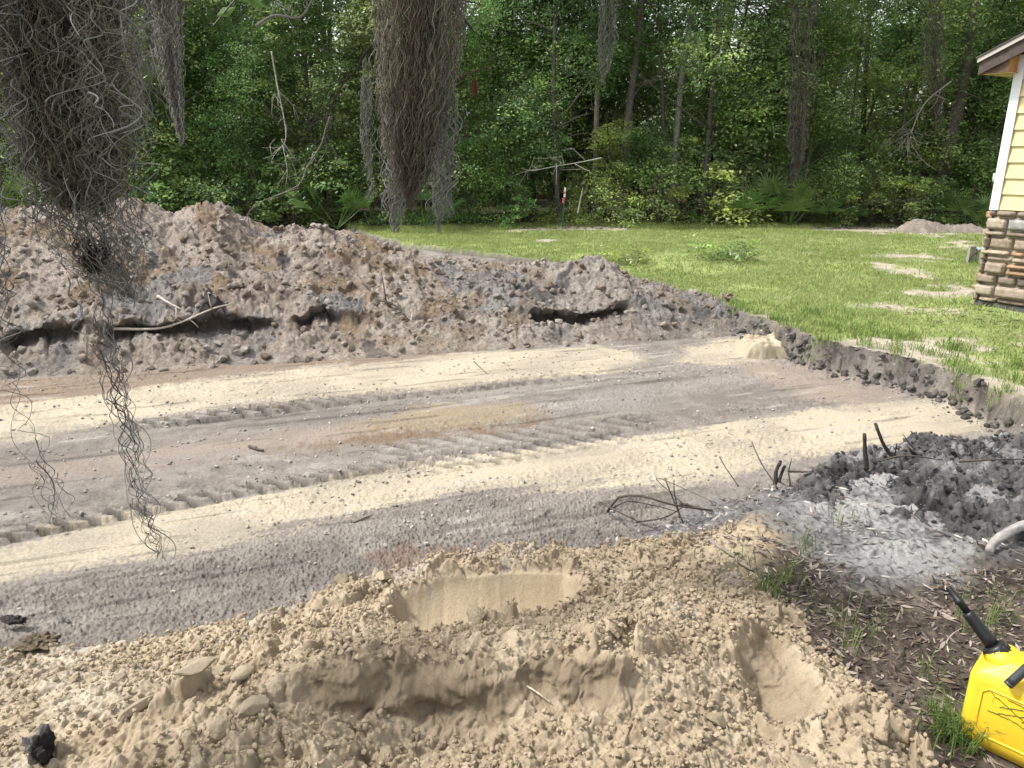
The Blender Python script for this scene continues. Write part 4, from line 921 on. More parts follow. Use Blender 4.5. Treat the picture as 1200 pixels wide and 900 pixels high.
stick('dead_stick', 'thin straw colored stick in the sand pile', [(616, 803, .1), (630, 812, .1), (646, 824, .08)], .0035, (.5, .44, .32), 12)
stick('dead_stick', 'small black stick on the drive in front of the soil heap', [(414, 613), (425, 608), (436, 603)], .004, (.07, .06, .05), 13)
# sticks on the soil heap
def berm_z(px, py):
    d = ray(px, py); best = None
    for k in np.linspace(5.5, 9.5, 240):
        X, Y, Z = d * (k / d[1]) + [0, 0, CAMZ]; best = (X, Y, Z)
        s = (X - B0[0]) * BD[0] + (Y - B0[1]) * BD[1]; t = (X - B0[0]) * BN[0] + (Y - B0[1]) * BN[1]
        h = float(berm_h(np.array([s], np.float32), np.array([t], np.float32), 0, 0)[0][0])
        if t > .5 and Z < h + .06: break
    return np.array(best)
def bstick(label, pts, rad, col, seed, n=0):
    c = curve([berm_z(*q) + [0, -.03, .03] for q in pts], 16); acc = Acc(); V, F = tube(c, np.linspace(rad, rad * .4, len(c)), 6, True, .2, seed); acc.add(V, F, col); r_ = np.random.default_rng(seed)
    for _ in range(n):
        k = r_.integers(4, len(c) - 2); q = c[k] + r_.normal(0, .09, 3) + [0, -.02, .03]; V, F = tube([c[k], (c[k] + q) / 2 + r_.normal(0, .01, 3), q], [rad * .5, rad * .4, rad * .2], 5); acc.add(V, F, col)
    o = acc.build('dead_branch', M_wood); tag(o, label, 'branch')
bstick('long pale bent branch lying on the soil heap above the dark hollow', [(135, 388), (185, 388), (215, 380), (250, 365), (276, 358)], .014, (.45, .41, .36), 1, 4)
bstick('short pale branch above the long one on the soil heap', [(187, 350), (200, 358), (214, 365)], .016, (.42, .38, .34), 2, 1)
bstick('dark root poking from the middle of the soil heap', [(445, 354), (462, 360), (480, 378)], .015, (.12, .1, .09), 3, 2)
bstick('short pale broken root below the dark root on the soil heap', [(473, 392), (480, 384), (492, 380)], .022, (.5, .45, .4), 4, 1)

# pale burnt log at the right
c = curve([(*P(1160, 642, .04), .02), (*P(1166, 634, .05), .05), (*P(1182, 626, .06), .07), (*P(1200, 620, .06), .08), (*P(1232, 612, .08), .10), (*P(1275, 606, .1), .12)], 26)
V, F = tube(c, np.linspace(.016, .023, len(c)), 14, True, .34, 4)
e_ = mesh('burnt_log', V, F, mat('ashen_wood', bump=[(40, .8, .012), (130, .8, .005)], var=.35, vscale=22), np.array((.40, .375, .35)) * (.45 + 1.0 * fbm(V[:, 0] * 14, V[:, 1] * 14 + V[:, 2] * 20, 9, 4)[:, None])); tag(e_, 'curved pale ash-grey log lying at the right beside the ash heap', 'log')
V, F = blob(31, 3, .4, .5); X, Y = P(1152, 646, 0); mesh('charred_end', V * .035 + [X, Y, .015], F, M_ash, np.broadcast_to((.09, .07, .055), (len(V), 3)), False, e_)
# charred chunks at the lower left
def chunk(name, label, px, py, z, s, col, seed, sc=(1, 1, 1), cap=None):
    V, F = blob(seed, 4, .05, 1); V = V * np.array(sc) * s; n = fbm(V[:, 0] / s * 4 + 9, V[:, 1] / s * 4 + V[:, 2] / s * 3, seed, 4); V = V * (1 + 1.1 * (n[:, None] - .5)); X, Y = P(px, py, z)
    cc = np.array(col) * (.6 + .8 * n[:, None]); 
    if cap is not None: m = sstep(.0, .35, -V[:, 0] / s + .5 * (n - .5) * 2 + .25)[:, None]; cc = cc * (1 - m) + np.array(cap) * m
    o = mesh(name, V + [X, Y, z], F, M_ash, cc, False); tag(o, label, 'chunk'); return o
chunk('charred_wood_chunk', 'black and ashen charred wood chunk at the lower left of the sand', 50, 882, .05, .05, (.05, .047, .045), 5, (.7, 1.2, 1.3), (.42, .40, .36))
chunk('dirt_lump', 'brown lump of earth with dark underside at the left edge of the sand', 42, 752, -.10, .05, (.24, .19, .13), 6, (1.4, .9, .7))
chunk('dirt_lump', 'dark lump of earth just above the brown one at the left', 14, 728, -.15, .03, (.1, .09, .085), 7, (1.5, .9, .7))

def lump_at(px, py, sx, sy, sz):
    X, Y = P(px, py, -.1); g = np.linspace(-1, 1, 60); x, y = np.meshgrid(g, g, indexing='ij'); n = x.size; x = x.ravel().astype(np.float32); y = y.ravel().astype(np.float32)
    h = sz * sstep(1.0, .55, np.maximum(np.abs(x + .1 * y), np.abs(y)) + .3 * (fbm(x * 2, y * 2, 4, 3) - .5)) * (.7 + .5 * fbm(x * 3, y * 3, 3, 4)) * (1 + .25 * y); o = mesh('sand_lump', np.stack([x * sx + X, y * sy + Y, h + ZR - .03 + .02 * (fbm(x * 9, y * 9, 6, 3) - .5)], 1), gridfaces(60, 60), M_sand, mix((.36, .30, .21), (.5, .44, .33), fbm(x * 5, y * 5, 8, 4)))
    tag(o, 'pale block of sand at the far corner of the drive by the lawn bank', 'sand lump')
lump_at(893, 404, .24, .17, .19)
# ---------------------------------------------------------------- small pale dirt heap by the wood, posts
def small_heap():
    X, Y = P(1085, 272, .0); g = np.arange(-1.9, 1.9, .03); x, y = np.meshgrid(g, np.arange(-.8, .8, .03), indexing='ij'); nx, ny = x.shape; x = x.ravel(); y = y.ravel()
    h = .34 * np.exp(-(((x + .15) / .55) ** 2 + (y / .35) ** 2)) + .2 * np.exp(-(((x - .9) / .6) ** 2 + (y / .3) ** 2)) + .12 * (fbm(x * 3, y * 3, 5, 4) - .5) + clods(x.astype(np.float32), y.astype(np.float32), .09, 6, .4) * .5 - .1 - .12 * sstep(.5, .8, np.abs(y)) - .15 * sstep(1.4, 1.9, np.abs(x)) + .03
    c = mix((.2, .16, .13), (.42, .37, .32), fbm(x * 5, y * 5, 8, 4)); o = mesh('dirt_mound', np.stack([x + X, y + Y, h], 1), gridfaces(nx, ny), M_spoil, c); tag(o, 'small grey-brown dirt mound at the far edge of the lawn near the house', 'dirt mound')
small_heap()
def box(acc, lo, hi, col=(1, 1, 1), bev=0):
    x0, y0, z0 = lo; x1, y1, z1 = hi
    V = [(x0, y0, z0), (x1, y0, z0), (x1, y1, z0), (x0, y1, z0), (x0, y0, z1), (x1, y0, z1), (x1, y1, z1), (x0, y1, z1)]
    acc.add(V, [(0, 3, 2, 1), (4, 5, 6, 7), (0, 1, 5, 4), (1, 2, 6, 5), (2, 3, 7, 6), (3, 0, 4, 7)], col)
def plain(name, col, rough=.6, spec=.4, metal=0): return mat(name, rough, spec, None, False, col, 0, metal=metal)
x0, y0 = at_px(659, 17.9), 17.9
e_ = empty('marker_post', (x0, y0, 0)); tag(e_, 'thin green metal post with white and red tape at its top', 'post'); e_.rotation_euler = (0, R(3), 0)
a_ = Acc(); box(a_, (-.018, -.004, -.1), (.018, .004, .86)); box(a_, (-.004, -.022, -.1), (.004, -.0045, .86)); a_.build('post_shaft', plain('green_paint', (.03, .12, .09)), e_, False)
a_ = Acc(); box(a_, (-.021, -.025, .72), (.021, .007, .94)); a_.build('white_band', plain('white_tape', (.75, .72, .74)), e_, False)
a_ = Acc(); box(a_, (-.045, -.028, .58), (.0, .009, .70)); box(a_, (-.024, -.029, .80), (.024, .011, .85)); a_.build('red_tape', plain('red_tape', (.55, .12, .12)), e_, False)
# utility stub beside the house
X, Y = P(1138, 300, .1); z0 = GZ(X, Y)
e_ = empty('utility_stub', (X, Y, z0)); tag(e_, 'short weathered wooden post with a grey valve beside the house', 'post')
a_ = Acc(); box(a_, (-.045, -.03, -.1), (.045, .03, .27), (.27, .25, .23)); a_.build('post', M_wood, e_, False)
a_ = Acc(); V, F = tube([(.10, 0, -.1), (.10, 0, .2), (.10, 0, .25)], .028, 10); a_.add(V, F); V, F = tube([(.10, 0, .22), (.14, -.03, .23), (.19, -.05, .22)], .022, 8); a_.add(V, F); box(a_, (.07, -.04, .2), (.15, .04, .24)); a_.build('valve', plain('grey_plastic', (.32, .38, .40)), e_)
a_ = Acc(); V, F = tube(curve([(-.05, -.04, .03), (.0, -.05, .14), (.08, -.04, .17)], 8), .008, 5); a_.add(V, F); a_.build('wire', plain('black_wire', (.02, .02, .02)), e_)

# ---------------------------------------------------------------- house corner
HX, HY = P(1146, 357, .0); HR = R(-58)
house = empty('house', (HX, HY, 0), HR); tag(house, 'pale yellow sided house corner with stone base and brown eaves', 'house')
M_sid = mat('siding_paint', rough=.6, spec=.3, bump=[(200, .25, .003)], var=.06, vscale=8)
M_trim = mat('trim_paint', rough=.5, spec=.3, var=.05, vscale=10)
M_stone = mat('ledge_stone', rough=.85, spec=.2, bump=[(30, .8, .02), (110, .7, .008)], var=.3, vscale=16)
M_brown = mat('brown_board', rough=.7, spec=.25, bump=[(70, .5, .006)], var=.35, vscale=9)
WL, DL, EH, PITCH = 6.4, 8.0, 2.60, .45
a_ = Acc(); SY = (.68, .59, .31); z = 1.06; kk = 0; ST = 1.06
while z < EH + PITCH * WL / 2:
    e2 = .165; x_l = .0 if z + e2 < EH else (z + e2 - EH) / PITCH; x_r = WL - x_l
    if x_r - x_l < .1: break
    V = [(x_l, -.030, z), (x_r, -.030, z), (x_r, -.008, z + e2), (x_l, -.008, z + e2), (x_l, -.012, z), (x_r, -.012, z)]
    a_.add(V, [(0, 1, 2, 3), (0, 4, 5, 1)], np.array(SY) * (1 + .03 * math.sin(kk * 2.3))); z += e2; kk += 1
z = ST
while z < EH:   # left side wall
    V = [(-.030 + .03, .0, z), (-.030 + .03, DL, z), (-.008 + .03 - .02, DL, z + .165), (-.008 + .03 - .02, 0, z + .165)]
    a_.add([(-.028, 0, z), (-.028, DL, z), (-.008, DL, min(z + .165, EH)), (-.008, 0, min(z + .165, EH)), (-.01, 0, z), (-.01, DL, z)], [(3, 2, 1, 0), (0, 1, 5, 4)], SY); z += .165
a_.build('siding', M_sid, house, False)
a_ = Acc(); box(a_, (0, .0, .1), (WL, DL, EH), (.5, .47, .3)); a_.add([(0, 0, EH), (WL, 0, EH), (WL / 2, 0, EH + PITCH * WL / 2), (0, DL, EH), (WL, DL, EH), (WL / 2, DL, EH + PITCH * WL / 2)], [(0, 1, 2, 2), (3, 5, 4, 4)], (.5, .47, .3)); a_.build('wall', M_sid, house, False)
a_ = Acc(); box(a_, (-.045, -.045, ST - .005), (.045, -.0315, EH + .02), (.80, .82, .84)); box(a_, (-.045, -.031, ST - .005), (-.0295, .08, EH + .02), (.80, .82, .84)); a_.build('corner_trim', M_trim, house, False)
a_ = Acc(); V, F = tube([(-.062, -.02, 1.35), (-.062, -.02, 1.44)], .017, 8); a_.add(V, F, (.7, .72, .74)); a_.build('hose_clip', M_trim, house)
a_ = Acc(); box(a_, (-.03, -.03, -.2), (WL + .03, DL + .03, .05), (.13, .125, .12)); a_.build('foundation', M_stone, house, False)
a_ = Acc(); SX = (.30, .235, .165)
cols_ = [(.34, .275, .205), (.40, .33, .25), (.28, .225, .17), (.44, .37, .29), (.31, .25, .195), (.16, .135, .12), (.36, .24, .15), (.36, .35, .335)]
def stones(face, L_, seed):
    r_ = np.random.default_rng(seed); z = .05
    while z < ST - .03:
        hh = r_.choice([.065, .085, .11, .14]); hh = min(hh, ST - z); hh = hh if ST - z - hh > .05 else ST - z; u = -.055 if face == 0 else -.05; first = True
        while u < L_:
            wd = r_.uniform(.12, .42) if not (first and face == 0) else r_.choice([.07, .09, .22, .3]); first = False; wd = min(wd, L_ - u)
            dep = r_.uniform(.045, .085); c = np.array(cols_[r_.choice(8, p=[.25, .2, .19, .13, .14, .03, .04, .02])]) * r_.uniform(.85, 1.15)
            subs = [(z, hh)] if hh < .12 or r_.random() < .5 else [(z, hh * .5), (z + hh * .5, hh * .5)]
            for z_, h_ in subs:
                g = .004; nu, nz = max(4, int(wd / .02)), max(4, int(h_ / .018)); uu = np.linspace(u + g, u + wd - g, nu); zz = np.linspace(z_ + g, z_ + h_ - g, nz); U, Z = np.meshgrid(uu, zz, indexing='ij')
                eu = np.minimum(U - uu[0], uu[-1] - U) / .006; ez = np.minimum(Z - zz[0], zz[-1] - Z) / .005; ed = np.clip(np.minimum(eu, ez), 0, 1)
                D = dep * (.80 + .20 * np.sqrt(ed)) + .016 * (fbm((U * 14).astype(np.float32), (Z * 30).astype(np.float32), int(seed + u * 100), 3) - .5); D[0] = 0; D[-1] = 0; D[:, 0] = 0; D[:, -1] = 0
                U2 = U + .006 * (r_.random(U.shape) - .5); Z2 = Z + .005 * (r_.random(U.shape) - .5)
                V = np.stack([U2, -D - .001, Z2], -1).reshape(-1, 3) if face == 0 else np.stack([-D - .001, U2, Z2], -1).reshape(-1, 3)
                Fq = gridfaces(nu, nz); a_.add(V, Fq if face == 1 else Fq[:, ::-1], c * (1 + .1 * r_.normal()))
            u += wd
        z += hh
stones(0, 2.6, 11); stones(1, 2.0, 12)
a_.build('stone_veneer', M_stone, house, True)
# roof
OX, OY = .30, .26
a_ = Acc(); hz = lambda x: EH + .10 + PITCH * (x)
def slope_slab(acc, x0_, x1_, y0_, y1_, zo0, zo1, col):
    """slab following the left roof slope; offsets measured from the roof line"""
    V = [(x0_, y0_, hz(x0_) + zo0), (x1_, y0_, hz(x1_) + zo0), (x1_, y1_, hz(x1_) + zo0), (x0_, y1_, hz(x0_) + zo0), (x0_, y0_, hz(x0_) + zo1), (x1_, y0_, hz(x1_) + zo1), (x1_, y1_, hz(x1_) + zo1), (x0_, y1_, hz(x0_) + zo1)]
    acc.add(V, [(0, 3, 2, 1), (4, 5, 6, 7), (0, 1, 5, 4), (1, 2, 6, 5), (2, 3, 7, 6), (3, 0, 4, 7)], col)
def mirror(acc):
    V = acc.V[-1].copy(); V[:, 0] = WL - V[:, 0]; acc.add(V, acc.F[-1] - (acc.F[-1].min()), acc.C[-1][0])
slope_slab(a_, -OX - .03, WL / 2 - .002, -OY - .035, DL + .3, .045, .062, (.06, .055, .05)); mirror(a_); a_.build('roof', M_brown, house, False)
a_ = Acc(); slope_slab(a_, -OX - .015, WL / 2 - .002, -OY - .025, -OY - .002, .0, .043, (.50, .46, .40)); mirror(a_); a_.build('drip_edge', M_trim, house, False)
a_ = Acc(); slope_slab(a_, -OX, WL / 2 - .002, -OY, -OY + .03, -.125, -.002, (.075, .06, .052)); mirror(a_)
box(a_, (-OX - .012, -OY + .032, hz(-OX) - .12), (-OX + .012, DL + .28, hz(-OX) + .0), (.075, .06, .052)); a_.build('fascia', M_brown, house, False)
a_ = Acc(); slope_slab(a_, -OX + .02, WL / 2 - .002, -OY + .032, .0, -.02, .0, (.36, .19, .07)); mirror(a_)
a_.add([(-OX + .015, -.03, hz(-OX) - .12), (-.03, -.03, hz(-OX) - .12), (-.03, -.03, hz(-.03) - .03), (-OX + .015, -.03, hz(-OX) - .03)], [(0, 1, 2, 3)], (.10, .065, .045))
a_.add([(-OX + .015, -OY + .04, hz(-OX) - .118), (.0, -OY + .04, hz(-OX) - .118), (.0, DL, hz(-OX) - .118), (-OX + .015, DL, hz(-OX) - .118)], [(0, 1, 2, 3)], (.5, .36, .18)); a_.build('soffit', M_brown, house, False)
a_ = Acc(); V = [(-OX + .02, -OY + .034, hz(-OX) - .117), (-.02, -OY + .034, hz(-OX) - .117), (-.02, -OY + .034, hz(-OX) - .05 + .12), (-OX + .02, -OY + .034, hz(-OX) - .10)]
a_.add(V, [(0, 1, 2, 3)], (.11, .07, .05)); a_.add([(-.02, -OY + .034, hz(-OX) - .117), (-.02, -.03, hz(-OX) - .117), (-.02, -.03, hz(-.02) - .02), (-.02, -OY + .034, hz(-.02) - .02)], [(0, 1, 2, 3)], (.38, .2, .08)); a_.build('eave_return', M_brown, house, False)

# ---------------------------------------------------------------- yellow fuel can
CX, CY = P(1137, 866, 0); CX -= .045
LX, DYc, HZc = .36, .17, .245
can = empty('fuel_can', (CX, CY, GZ(CX, CY) + .004), R(-45)); tag(can, 'yellow plastic fuel can with a black spout standing in the leaf litter', 'fuel can')
M_yel = mat('yellow_plastic', rough=.42, spec=.45, bump=[(9, .12, .02), (260, .15, .001)], attr=False, color=(.72, .49, .03), var=.10, vscale=7)
M_blk = mat('black_plastic', rough=.4, spec=.4, attr=False, color=(.012, .012, .013), var=0, bump=[(120, .15, .002)])
def rrect(x0_, x1_, y0_, y1_, r, z, n=6):
    out = []
    for cx, cy, a0 in ((x1_ - r, y1_ - r, 0), (x0_ + r, y1_ - r, 90), (x0_ + r, y0_ + r, 180), (x1_ - r, y0_ + r, 270)):
        for k in range(n + 1): t = R(a0 + 90 * k / n); out.append((cx + r * math.cos(t), cy + r * math.sin(t), z))
    return out
def loft(rings):
    n = len(rings[0]); V = [p for rr in rings for p in rr]; F = []
    for i in range(len(rings) - 1):
        for j in range(n): k = (j + 1) % n; F.append((i * n + j, i * n + k, (i + 1) * n + k, (i + 1) * n + j))
    b = np.mean(rings[0], 0); t = np.mean(rings[-1], 0); V += [tuple(b), tuple(t)]; q = len(V)
    for j in range(n): k = (j + 1) % n; F.append((q - 2, k, j, j)); F.append((q - 1, (len(rings) - 1) * n + j, (len(rings) - 1) * n + k, (len(rings) - 1) * n + k))
    return np.array(V), np.array(F)
a_ = Acc(); rings = []
for z, ix, iy, r in [(0, .045, .022, .02), (.006, .035, .012, .022), (.03, .008, .004, .026), (.045, .0, .0, .028), (.12, .0, .0, .028), (.215, .0, .0, .028), (.235, .004, .003, .028), (.250, .016, .016, .03), (.262, .04, .03, .03), (.275, .055, .040, .03), (.282, .065, .048, .026), (.284, .085, .06, .02)]:
    rings.append(rrect(ix, LX - ix, iy, DYc - iy, r, z))
V, F = loft(rings); a_.add(V, F); a_.build('body', M_yel, can)
# raised panel outline on the broad face and top seams
a_ = Acc(); pr = [(.055, 0, .055), (LX - .055, 0, .055), (LX - .04, 0, .07), (LX - .04, 0, .19), (LX - .055, 0, .205), (.055, 0, .205), (.04, 0, .19), (.04, 0, .07), (.055, 0, .055)]
V, F = tube(pr, .0032, 6, False); a_.add(V, F); 
for q in (.08, .25): V, F = tube([(q + .014 * math.cos(t), .0, .178 + .014 * math.sin(t)) for t in np.linspace(0, 6.28, 17)], .0012, 4, False); a_.add(V, F)
a_.build('panel_ridge', M_yel, can)
a_ = Acc(); V, F = tube(curve([(.10, DYc / 2, .262), (.125, DYc / 2, .302), (.165, DYc / 2, .322), (.25, DYc / 2, .322), (.30, DYc / 2, .30), (.318, DYc / 2, .262)], 30), .021, 14); V[:, 2] = (V[:, 2] - .3) * .95 + .3; a_.add(V, F)
V, F = loft([[(x * sx + .062, y * sx + DYc / 2, z) for x, y in [(math.cos(t) * .05, math.sin(t) * .05) for t in np.linspace(0, 6.28, 20, endpoint=False)]] for sx, z in ((1, .255), (.95, .275), (.75, .288), (.6, .293))]); a_.add(V, F); a_.build('handle', M_yel, can)
dv = np.array([-.72, 0, .69]); s0 = np.array([.052, DYc / 2, .266])
a_ = Acc(); V, F = tube([s0 - dv * .012, s0, s0 + dv * .028, s0 + dv * .034], [.031, .033, .033, .026], 20); a_.add(V, F)
for k in range(14):
    t = k / 14 * 6.283; u_ = np.cross(dv, [0, 1, 0]); p = s0 + u_ * math.cos(t) * .033 + np.array([0, 1, 0]) * math.sin(t) * .033; V, F = tube([p, p + dv * .026], .0026, 5); a_.add(V, F)
a_.build('cap', M_blk, can)
a_ = Acc(); V, F = tube([s0 + dv * .03, s0 + dv * .06, s0 + dv * .125, s0 + dv * .135, s0 + dv * .137], [.019, .018, .0165, .0165, .010], 16); a_.add(V, F); V, F = tube([s0 + dv * .13, s0 + dv * .165, s0 + dv * .168, s0 + dv * .176, s0 + dv * .178, s0 + dv * .215, s0 + dv * .218], [.0105, .0100, .0125, .0125, .0096, .0090, .0075], 14); a_.add(V, F); a_.build('spout', M_blk, can)
a_ = Acc(); p0 = np.array([.098, -.012, .258]); V, F = tube(curve([p0, p0 + [.03, .02, .06], p0 + [.07, .035, .14]], 10), .0125, 14); a_.add(V, F); V, F = tube([p0 - [.004, .003, .008], p0], [.0125, .0130], 14); a_.add(V, F); a_.build('spare_nozzle', mat('dark_grey_plastic', rough=.35, spec=.5, attr=False, color=(.035, .038, .042), var=0), can)
a_ = Acc(); r_ = np.random.default_rng(3)
for p, q in [((.06, .198), (.20, .125)), ((.10, .198), (.19, .188)), ((.085, .165), (.18, .20)), ((.06, .140), (.11, .140)), ((.075, .140), (.17, .178)), ((.11, .142), (.25, .105)), ((.03, .060), (.045, .043)), ((.028, .048), (.04, .062)), ((.14, .15), (.26, .19))]:
    pts = [(p[0] + (q[0] - p[0]) * t, -.0012, p[1] + (q[1] - p[1]) * t + r_.normal(0, .0012)) for t in np.linspace(0, 1, 14)]; V, F = tube(pts, .0011, 4); a_.add(V, F)
a_.build('marker_scribble', plain('green_ink', (.03, .10, .02)), can)

# ---------------------------------------------------------------- hanging moss and the oak that carries it
def moss_mesh(path, depth, n, rad, Lr, seed, core=(.17,.14,.10), tipc=(.36,.35,.285), curl=.8, N=26, thick=1.0, wl=.02, edge=0):
    """path: (px, py, half width px) down the photo at one distance"""
    r_ = np.random.default_rng(seed); k = ray(600, 450)[1]
    pts = [Q(a_, b, depth) for a_, b, _ in path]; sc = depth / FPX / .95
    zs = np.array([p[2] for p in pts]); xs = np.array([p[0] for p in pts]); hw = np.array([h for *_, h in path]) * sc
    L_ = r_.uniform(Lr[0], Lr[1], n); wgt = hw.copy(); 
    zz = np.linspace(zs[0], zs[-1], 400); ww = np.interp(-zz, -zs, hw); cdf = np.cumsum(ww); cdf /= cdf[-1]; z0 = np.interp(r_.random(n) * .97, cdf, zz)
    L_ = np.minimum(L_, (z0 - zs[-1]) / .85 + .01 * depth * r_.random(n)) + .004
    off = np.where(r_.random(n) < .7, r_.uniform(-1, 1, n), r_.normal(0, .4, n)); off = np.clip(off, -1.05, 1.05); off2 = np.clip(r_.normal(0, .5, n), -1.1, 1.1)
    t = np.linspace(0, 1, N)[None]; s = t * L_[:, None]; z = z0[:, None] - s * .85
    xc = np.interp(-z, -zs, xs); h_ = np.interp(-z, -zs, hw)
    A = curl * wl * (.4 + r_.random((n, 1))) ; fr_ = r_.uniform(.35, 2.0, (n, 1)); A = A / (.35 + .65 * fr_); f1 = fr_ * 2 * math.pi / (wl * 3.2); ph = r_.random((n, 3)) * 6.28
    g = np.minimum(t * 5, 1)
    X = xc + off[:, None] * h_ + A * g * (np.sin(f1 * s + ph[:, :1]) + .25 * np.sin(1.8 * f1 * s + ph[:, 1:2]))
    Y = depth + off2[:, None] * h_ * thick + A * g * (np.cos(f1 * s * 1.1 + ph[:, 1:2]) + .25 * np.sin(1.7 * f1 * s + ph[:, 2:]))
    Z = z + A * g * .45 * np.sin(f1 * s * .9 + ph[:, 2:])
    if edge:  # loose tendrils curling outwards
        m = r_.random(n) < edge; sg = np.sign(off)[:, None]; out = sg * L_[:, None] * .28 * np.sin(t * 2.2) * m[:, None]; X = X + out; Z = Z + m[:, None] * L_[:, None] * (.55 * t - .2 * t * t)
    PT = np.stack([X, Y, Z], -1); rr = rad * (1.15 - .7 * t) * r_.uniform(.6, 1.3, (n, 1)); V, F = strands(PT, rr)
    q = np.clip(np.abs(off) + r_.normal(0, .35, n), 0, 1)[:, None]; c = np.array(core) * (1 - q) + np.array(tipc) * q; c = c * r_.uniform(.75, 1.25, (n, 1)); c = np.repeat(c, N * 3, axis=0)
    return V, F, c
def moss(name, label, specs, group=None):
    acc = Acc()
    for sp_ in specs: V, F, c = moss_mesh(**sp_); acc.add(V, F, c)
    o = acc.build(name, M_moss); tag(o, label, 'moss', group); return o
D1 = .75
moss('spanish_moss', 'thick curly clump of grey moss hanging close at the upper left', [
    dict(path=[(75, -330, 50), (68, -60, 60), (70, 60, 54), (84, 140, 47), (92, 200, 42), (98, 235, 24)], depth=D1, n=2300, rad=.0005, Lr=(.07, .2), seed=1, wl=.014, curl=.5, edge=.06, N=36),
    dict(path=[(74, -60, 66), (76, 60, 64), (86, 150, 58), (98, 250, 48)], depth=D1, n=380, rad=.0008, Lr=(.05, .11), seed=2, wl=.02, curl=.6, edge=.35, N=34, core=(.22, .21, .18), tipc=(.42, .43, .38)),
    dict(path=[(98, 190, 56), (104, 250, 52), (118, 300, 42), (150, 345, 16)], depth=D1, n=190, rad=.0005, Lr=(.04, .11), seed=3, wl=.016, curl=.5, N=34, core=(.2, .19, .16), tipc=(.36, .36, .32)),
    dict(path=[(95, 260, 20), (105, 330, 16), (118, 400, 14), (135, 450, 10), (148, 500, 10), (158, 560, 12), (172, 610, 10), (187, 650, 7)], depth=D1, n=30, rad=.0006, Lr=(.10, .28), seed=4, wl=.018, curl=.32, N=40, core=(.17, .16, .15), tipc=(.30, .30, .28)),
    dict(path=[(110, 275, 22), (112, 310, 6)], depth=D1, n=45, rad=.0010, Lr=(.02, .05), seed=5, wl=.012, curl=.6, core=(.07, .05, .035), tipc=(.12, .09, .07))])
moss('spanish_moss', 'single wispy tendril of moss at the far left edge over the drive', [
    dict(path=[(-10, -330, 8), (-8, 0, 8), (0, 300, 8), (8, 420, 6), (22, 480, 7), (35, 520, 14), (50, 560, 20), (62, 600, 22)], depth=D1 + .05, n=30, rad=.0006, Lr=(.12, .4), seed=6, wl=.03, curl=.32, N=44, core=(.12, .115, .11), tipc=(.24, .24, .22))])
D2 = 2.4
moss('spanish_moss', 'wide hanging curtain of grey moss left of centre', [
    dict(path=[(493, -150, 55), (492, 0, 46), (490, 50, 42), (486, 110, 37), (484, 160, 30), (482, 205, 17), (480, 235, 4)], depth=D2, n=1700, rad=.0013, Lr=(.10, .34), seed=7, wl=.04, N=40, curl=.22, core=(.13, .105, .075), tipc=(.28, .26, .20), edge=.0),
    dict(path=[(462, 80, 16), (460, 180, 14), (462, 250, 10)], depth=D2, n=90, rad=.0014, Lr=(.1, .3), seed=8, wl=.04, N=30, curl=.4, core=(.2, .19, .17), tipc=(.34, .34, .31)),
    dict(path=[(525, 60, 14), (520, 160, 14), (520, 250, 11)], depth=D2, n=100, rad=.0014, Lr=(.1, .3), seed=9, wl=.04, N=30, curl=.4, core=(.22, .22, .2), tipc=(.4, .4, .36))])
moss('spanish_moss', 'thin tapering streamer of moss left of the curtain', [
    dict(path=[(186, -200, 18), (190, 0, 15), (197, 60, 12), (203, 110, 8), (212, 160, 3)], depth=3.0, n=340, rad=.0022, Lr=(.12, .35), seed=10, wl=.02, curl=.35, core=(.24, .23, .2), tipc=(.38, .38, .34)),
    dict(path=[(212, -60, 5), (210, 50, 4), (208, 100, 2)], depth=3.05, n=50, rad=.0022, Lr=(.12, .3), seed=11, wl=.02, curl=.3, core=(.24, .23, .2), tipc=(.36, .36, .32))])
moss('spanish_moss', 'faint short streamer of moss beside the thick left clump', [
    dict(path=[(140, -200, 10), (148, 10, 9), (156, 70, 8), (163, 130, 4)], depth=3.2, n=150, rad=.0022, Lr=(.12, .3), seed=12, wl=.03, curl=.6, core=(.24, .24, .21), tipc=(.36, .37, .33)),
    dict(path=[(165, -100, 6), (176, 50, 6), (180, 85, 3)], depth=3.2, n=70, rad=.0022, Lr=(.1, .3), seed=13, wl=.03, curl=.5, core=(.24, .24, .21), tipc=(.36, .37, .33))])
# moss on the trees of the wood
far = [(468, 150, 285, 17, 16.8, 'grey moss hanging to the ground below the curtain, left strand'), (514, 150, 270, 13, 16.9, 'grey moss hanging to the ground below the curtain, right strand'), (430, 90, 230, 11, 17.2, 'loose grey moss in the bushes left of the curtain'), (940, 0, 190, 24, 18.2, 'brown grey moss wrapping the thick trunk right of centre'),
       (935, 140, 195, 17, 18.0, 'dark brush of moss at the foot of the thick mossy trunk'), (1095, 0, 150, 18, 18.5, 'dark moss hanging on the trunk pair near the house'), (712, 0, 90, 16, 18.3, 'pale moss over the rough trunk at the wood centre')]
for i, (px, p0, p1, hw_, d_, lb) in enumerate(far):
    dk = 'brown' in lb or 'dark' in lb
    moss('spanish_moss', lb, [dict(path=[(px, p0 - 30, hw_ * .5), (px, (p0 + p1) / 2, hw_ * .62), (px + (i % 3 - 1) * 5, p1, hw_ * .12)], depth=d_, n=int(7 * hw_), rad=.0055, Lr=(.5, 1.6), seed=20 + i, wl=.14, curl=.3, N=22, core=(.13, .11, .09) if dk else (.22, .22, .19), tipc=(.22, .20, .17) if dk else (.36, .37, .32), thick=.6)], 'moss in the trees of the wood')
